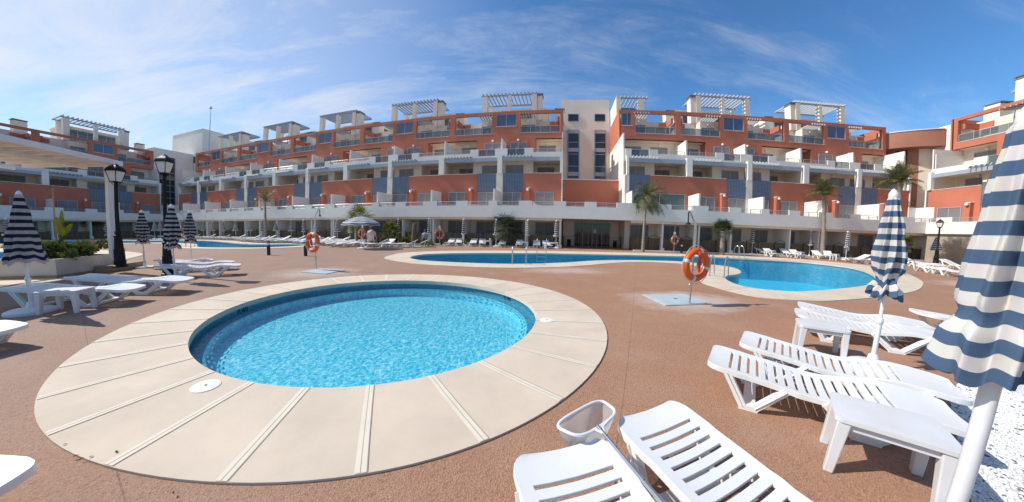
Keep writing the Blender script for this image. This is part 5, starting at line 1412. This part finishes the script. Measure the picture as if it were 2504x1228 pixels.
def awning():
    z = 3.88
    c = G(293,399,z); d2 = (G(60,347,z) - c); d2.z = 0; d2.normalize()      # outer edge runs back towards the viewer's left
    f2 = (G(60,402,z) - c); f2.z = 0; f2.normalize()
    e = empty('awning', (c.x, c.y, 0), 0, 'white timber awning roof on a post above the planter at the left', 'awning')
    Lx, Ly = 7.0, 4.0
    def Q(a, b_, zz): v = d2*a + f2*b_; return (v.x, v.y, zz)
    def slab4(a0, a1, b0, b1, z0, z1, m='awn', nm='beam'):
        b = MB(); b.hexa([Q(a0,b0,z0), Q(a1,b0,z0), Q(a1,b1,z0), Q(a0,b1,z0), Q(a0,b0,z1), Q(a1,b0,z1), Q(a1,b1,z1), Q(a0,b1,z1)]); return b
    slab4(-.05, Lx, -.05, Ly, z, z+.035).build('roof_board', M['awn'], e)
    slab4(-.08, Lx, -.06, .0, z-.10, z+.06).build('fascia', M['awn'], e)
    slab4(-.06, -.0, .0, Ly, z-.10, z+.06).build('fascia', M['awn'], e)
    for k in range(9):
        slab4(.35+k*.42, .40+k*.42, .02, Ly, z-.085, z-.002).build('rafter', M['awn'], e)
    for k in (1.3, 4.2):
        slab4(.02, Lx, k, k+.10, z-.20, z-.09).build('cross_beam', M['awn'], e)
    rd = ray(272, 500); rd.z = 0; rd.normalize(); post = rd * (Vector((c.x, c.y)).length - .02)
    zt = z-.14; pv = post - Vector((c.x, c.y, 0))
    b = MB(); b.box(pv.x-.10, pv.x+.10, pv.y-.10, pv.y+.10, .5, zt+.12); b.build('post', M['awn'], e, bevel=.008)
awning()

# ------------------------------------------------------------------ reed fences, wall, gravel, chairs
def reed_fence(mtx_loc, rot, x0, x1, y, label, grp, h=1.12):
    e = empty('reed_fence', mtx_loc, rot, label, 'reed fence', grp)
    b = MB(); n = 24
    vs = [(x0+(x1-x0)*k/n, y+.012*(-1)**k, .02) for k in range(n+1)] + [(x0+(x1-x0)*k/n, y+.012*(-1)**k, h+.015*math.sin(k*2.7)) for k in range(n+1)]
    b.add(vs, [(k, k+1, n+2+k, n+1+k) for k in range(n)]); vb = [(v[0], v[1]+.03, v[2]) for v in vs]
    b.add(vb, [(k+1, k, n+1+k, n+2+k) for k in range(n)]); b.build('reed_panel', M['reed'], e)
    xm = (x0*.4+x1*.6)
    for q in (x0+.02, xm): b = MB(); b.box(q, q+.05, y-.05, y-.014, 0, h+.12); b.build('post', M['black_p'], e)
    b = MB(); b.tube([(xm+.05,y-.03,h+.02), ((xm+x1)/2,y-.03,h+.28), (x1-.03,y-.03,h+.05)], .022, 5); b.build('brace', M['black_p'], e)
for xr, n in ((0, 5),):
    for k in range(n):
        for a, c_ in ((.22,3.13), (3.27,6.15), (6.15,9.03), (9.17,12.08)):
            reed_fence(W(0,T4), FANG, xr-12.3*k-c_, xr-12.3*k-a, -4.3, 'one of the brown reed fences screening the ground floor terraces of the long left wing', 'reed fences of the left wing')
for x0, x1 in ((6.1,8.86), (9.0,11.9), (12.35,15.26), (15.4,18.28), (18.28,21.16), (21.3,24.2), (24.65,27.56), (27.7,30.58), (30.58,33.46), (33.6,36.5)):
    reed_fence(W(0,T4), FANG, x0, x1, -4.3, 'one of the brown reed fences screening the ground floor terraces beyond the big pool', 'reed fences of the right wing')
for k in range(4):
    reed_fence(W(-66.5,26.6), FANG+PI/2, -6.1-6.15*k, -.3-6.15*k, -4.3, 'one of the dark screens along the ground floor of the shaded left block', 'screens of the left block', 1.0)
e = empty('block_wall', W(35.2, 24.6), FANG-PI/2, 'beige block wall under the sunlit right block, with a dark crack', 'wall')
b = MB(); b.box(-.6, 3.3, -.05, .2, 0, 2.35); b.box(3.42, 10, -.05, .2, 0, 2.3); b.box(3.3, 3.42, .0, .2, 0, 2.3); b.build('masonry', M['stone'], e)
e = empty('kerb', W(0, 25.4), FANG, 'low white kerb along the foot of the terraces', 'kerb')
b = MB(); b.box(-61, -.2, -.1, .1, 0, .10); b.build('kerb_stone', M['white'], e); b = MB(); b.box(6.2, 36, -.1, .1, 0, .10); b.build('kerb_stone', M['white'], e)
# white pebble bed under the nearest parasol
pb = [Vector(v) for v in ((2.30,.80), (2.60,1.10), (2.95,1.32), (3.40,1.52), (4.3,1.98), (5.2,2.30), (6.6,2.4), (7.2,1.2), (6.2,-.4), (3.4,-.6))]
pb = [Vector((q.x+.30, q.y-.12)) for q in pb]
b = MB(); b.sheet([ccw(pb)], .006); tag(b.build('gravel_bed', M['gravelbed']), kind='structure')
def pebbles():
    rnd = random.Random(8); b = MB(); lp = ccw(pb)
    def inside(x, y):
        c_ = False
        for i in range(len(lp)):
            x1, y1 = lp[i]; x2, y2 = lp[i-1]
            if (y1 > y) != (y2 > y) and x < (x2-x1)*(y-y1)/(y2-y1)+x1: c_ = not c_
        return c_
    k = 0
    ico = [(0,0,-1),(.72,-.53,-.45),(-.28,-.85,-.45),(-.89,0,-.45),(-.28,.85,-.45),(.72,.53,-.45),(.28,-.85,.45),(-.72,-.53,.45),(-.72,.53,.45),(.28,.85,.45),(.89,0,.45),(0,0,1)]
    fc = [(0,1,2),(1,0,5),(0,2,3),(0,3,4),(0,4,5),(1,5,10),(2,1,6),(3,2,7),(4,3,8),(5,4,9),(1,10,6),(2,6,7),(3,7,8),(4,8,9),(5,9,10),(6,10,11),(7,6,11),(8,7,11),(9,8,11),(10,9,11)]
    while k < 15000:
        x, y = rnd.uniform(2.4,5.6), rnd.uniform(.3,2.4)
        if not inside(x, y): continue
        s_ = rnd.uniform(.006,.013); a = rnd.uniform(0,6.3); c_, si = math.cos(a), math.sin(a); sx, sy_, sz = s_*rnd.uniform(.9,1.5), s_*rnd.uniform(.8,1.1), s_*rnd.uniform(.5,.8)
        b.add([(x+(v[0]*sx*c_-v[1]*sy_*si), y+(v[0]*sx*si+v[1]*sy_*c_), .0065+sz*.15+v[2]*sz) for v in ico], fc, 0 if rnd.random() < .93 else 1); k += 1
    tag(b.build('pebbles', [M['pebble'], M['darkpebble']], smooth='all'), kind='stuff')
pebbles()

def chair_mesh(b):                                # moulded garden armchair
    for sx in (-1, 1):
        b.bar((sx*.24,-.22,0), (sx*.22,-.20,.42), .05, .05, w2=.06); b.bar((sx*.25,.24,0), (sx*.22,.20,.44), .05, .05)
        b.bar((sx*.26,-.22,.42), (sx*.27,-.20,.64), .04, .04); b.bar((sx*.27,-.25,.65), (sx*.26,.22,.66), .055, .03)
    b.hexa([(-.24,-.24,.41), (.24,-.24,.41), (.22,.22,.39), (-.22,.22,.39), (-.24,-.24,.44), (.24,-.24,.44), (.22,.22,.42), (-.22,.22,.42)])
    for k in range(5):
        x = -.19+.095*k; b.hexa([(x-.032,.20,.42), (x+.032,.20,.42), (x+.032,.225,.42), (x-.032,.225,.42), (x*1.15-.034,.36,.86), (x*1.15+.034,.36,.86), (x*1.15+.034,.385,.86), (x*1.15-.034,.385,.86)])
    b.hexa([(-.27,.35,.84), (.27,.35,.84), (.27,.39,.84), (-.27,.39,.84), (-.22,.375,.93), (.22,.375,.93), (.22,.41,.93), (-.22,.41,.93)])
cm = MB(); chair_mesh(cm); CH = cm.build('garden_chair', M['plastic2']); tag(CH, 'x', 'chair')
def chair(loc, rz, lab, grp, s=1.0): return put(CH, loc, rz, lab, grp, (s, s, s))
for s_, lab in ((8.05,'white garden chair behind the first reed fence right of the entrance'), (11.1,'white garden chair behind the second reed fence right of the entrance'), (14.3,'white garden chair behind the third reed fence, by the short fan palm')):
    for k in range(3): chair(W(s_, 28.6, .0+.13*k+.2), FANG-.5, lab if k == 2 else lab.replace('white garden chair', 'middle chair of the pile').replace('right of the entrance','past the entrance') if k == 1 else lab.replace('white garden chair', 'bottom chair of the pile').replace('right of the entrance','past the entrance'), 'stacked chairs on the right terraces')
for s_ in (22.8, 31.9): chair(W(s_, 28.6, .3), FANG-.5, 'white garden chair on a shaded terrace behind the reed fences beyond the big pool', 'chairs on shaded terraces')
for s_, lab in ((-2.0,'white garden chair on the terrace above the third small parasol from the entrance'), (-5.2,'white garden chair seen over the parapet above the dark fan palm'), (-8.2,'low white garden chair seen over the parapet left of the cream pier'), (-11.2,'white garden chair leaning by the glass above the far life ring')):
    chair(W(s_-.3, 26.5, 3.08), FANG+1, lab, 'chairs on the first floor terraces', 1.1)
for s_, lab in ((9.5,'white garden chair behind the glass on the top terrace right of the tower'), (10.6,'second white garden chair on the top terrace right of the tower'), (13.6,'white garden chair behind the next glass balustrade to the right'), (22.5,'white garden chair on the middle top terrace of the right wing')):
    chair(W(s_, 32.0, 11.56), FANG+.6, lab, 'chairs on the top terraces', 1.0)
pc = AZ(909, 20.8); bm_ = MB(); chair_mesh(bm_); o = bm_.build('garden_chair', M['pchair'], loc=(pc.x, pc.y, 0), rot=FANG+PI+.35); tag(o, 'pinkish plastic armchair seen from behind under the open parasol', 'chair'); o.scale = (1.25,1.25,1.2)

# ------------------------------------------------------------------ two people
def person(loc, rz, verts, edges, radii, label, hair=True, shirt=True, head=(0,0,1.2), scale=1.0, kind='sit'):
    me = bpy.data.meshes.new('person'); me.from_pydata(verts, edges, []); o = bpy.data.objects.new('person', me); COL.objects.link(o)
    o.location = loc; o.rotation_euler.z = rz; o.scale = (scale,)*3; me.materials.append(M['skin'])
    s_ = o.modifiers.new('skin', 'SKIN'); 
    if not me.skin_vertices: me.attributes
    bm = bmesh.new(); bm.from_mesh(me); ly = bm.verts.layers.skin.verify()
    for v, r_ in zip(bm.verts, radii): v[ly].radius = (r_, r_*.92) if isinstance(r_, float) else r_
    bm.verts.ensure_lookup_table(); bm.verts[0][ly].use_root = True
    bm.to_mesh(me); bm.free()
    ss = o.modifiers.new('sub', 'SUBSURF'); ss.levels = 1; ss.render_levels = 2
    tag(o, label, 'person')
    h = Vector(head)
    b = MB(); b.ball((h.x, h.y+.012, h.z+.03), .112, 12, 8, sz=1.05); b.build('hair', M['hair'], o, smooth='all')
    b = MB()
    for sx in (-1, 1): b.ball((h.x+sx*.035, h.y-.098, h.z+.01), .012, 6, 4)
    b.build('eye', M['black_p'], o); b = MB(); b.bar((h.x, h.y-.10, h.z+.0), (h.x, h.y-.128, h.z-.03), .022, .02); b.build('nose', M['skin'], o)
    return o
# seated pose, hips at .46
V_ = [(0,.06,.50), (0,.08,.72), (0,.07,.95), (0,.04,1.05), (0,.02,1.13), (0,0,1.24),
      (.10,.02,.50), (.12,-.38,.52), (.12,-.40,.10), (.12,-.54,.05), (-.10,.02,.50), (-.12,-.38,.52), (-.12,-.40,.10), (-.12,-.54,.05),
      (.18,.06,.98), (.25,.02,.72), (.20,-.22,.64), (-.18,.06,.98), (-.25,.02,.72), (-.20,-.22,.64)]
E_ = [(0,1),(1,2),(2,3),(3,4),(4,5),(0,6),(6,7),(7,8),(8,9),(0,10),(10,11),(11,12),(12,13),(2,14),(14,15),(15,16),(2,17),(17,18),(18,19)]
R_ = [.15,.14,.15,.07,.06,.10, .10,.075,.055,.035, .10,.075,.055,.035, .06,.045,.03, .06,.045,.03]
def clothes(o, top, legs, zc=.58):
    b = MB(); b.lathe([(.175,.46), (.175,.55), (.165,.72), (.19,.92), (.15,1.02), (.075,1.06)], 14, (0,.07,0), wob=lambda t, z: 1+.14*abs(math.cos(t)))
    for sx in (-1, 1): b.tube([(sx*.17,.07,.98), (sx*.235,.04,.80), (sx*.25,.02,.70)], [.085,.075,.065], 10)
    b.build('shirt', M[top], o, smooth='all')
    b = MB()
    for sx in (-1, 1): b.tube([(sx*.09,.06,.50), (sx*.12,-.36,.53), (sx*.12,-.42,.46), (sx*.12,-.41,.14)], [.12,.095,.085,.07], 10)
    b.build('trousers', M[legs], o, smooth='all')
def hands(o):
    for sx in (-1, 1):
        b = MB(); c_ = Vector((sx*.20,-.25,.63)); b.ball(tuple(c_), .035, 8, 6, sz=.6)
        for k in range(4): b.tube([c_+Vector((-.03+.02*k,-.02,0)), c_+Vector((-.03+.02*k,-.065-.008*(k in (1,2)),-.005)), c_+Vector((-.03+.02*k,-.09,-.03))], [.010,.009,.007], 6)
        b.tube([c_+Vector((-sx*.03,0,0)), c_+Vector((-sx*.06,-.03,-.005)), c_+Vector((-sx*.07,-.055,-.015))], [.011,.010,.007], 6)
        b.build('hand', M['skin'], o, smooth='all')
p1 = AZ(1040, 24.9); chair((p1.x, p1.y, 0), .2, 'white chair under the person in the pale blue shirt', 'occupied chair', 1.0)
o = person((p1.x, p1.y-.02, -.02), .2, V_, E_, R_, 'person in a pale blue shirt and dark trousers sitting in front of the dark doorway', scale=1.08); clothes(o, 'shirt', 'trousers'); hands(o)
o = person((pc.x, pc.y, .05), FANG+PI+.35, V_, E_, R_, 'person with brown hair sitting with their back turned in the pinkish armchair', scale=1.22); clothes(o, 'pchair', 'trousers'); hands(o)
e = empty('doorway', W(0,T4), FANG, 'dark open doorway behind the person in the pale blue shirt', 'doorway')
b = MB(); b.box(-13.9,-12.75,.13,.17,.05,2.35); b.build('opening_shade', M['dark'], e)  # solid near-black panel: the shade inside the doorway put into its colour
b = MB(); b.box(-13.98,-13.9,.10,.17,.05,2.4); b.box(-12.75,-12.67,.10,.17,.05,2.4); b.box(-13.9,-12.75,.10,.17,2.35,2.4); b.build('door_frame', M['beam'], e)
# a few dry leaves blown on the coping and paving
b = MB(); rnd = random.Random(31)
for px, py in ((190,1116),(197,1122),(226,1117),(155,1087),(285,1105),(60,1120),(420,1205),(1420,1060)):
    p = G(px + rnd.uniform(-6,6), py, .022); a = rnd.uniform(0,6.3); d = Vector((math.cos(a), math.sin(a), 0)); n_ = Vector((-d.y, d.x, 0)); l = rnd.uniform(.012,.028)
    b.add([p-d*l, p+n_*l*.5+Vector((0,0,.006)), p+d*l+Vector((0,0,.004)), p-n_*l*.5+Vector((0,0,.004))], [(0,1,2,3)])
tag(b.build('dry_leaves', mat('dry_leaf', (.13,.04,.03), .9, .3, 30)), kind='stuff')
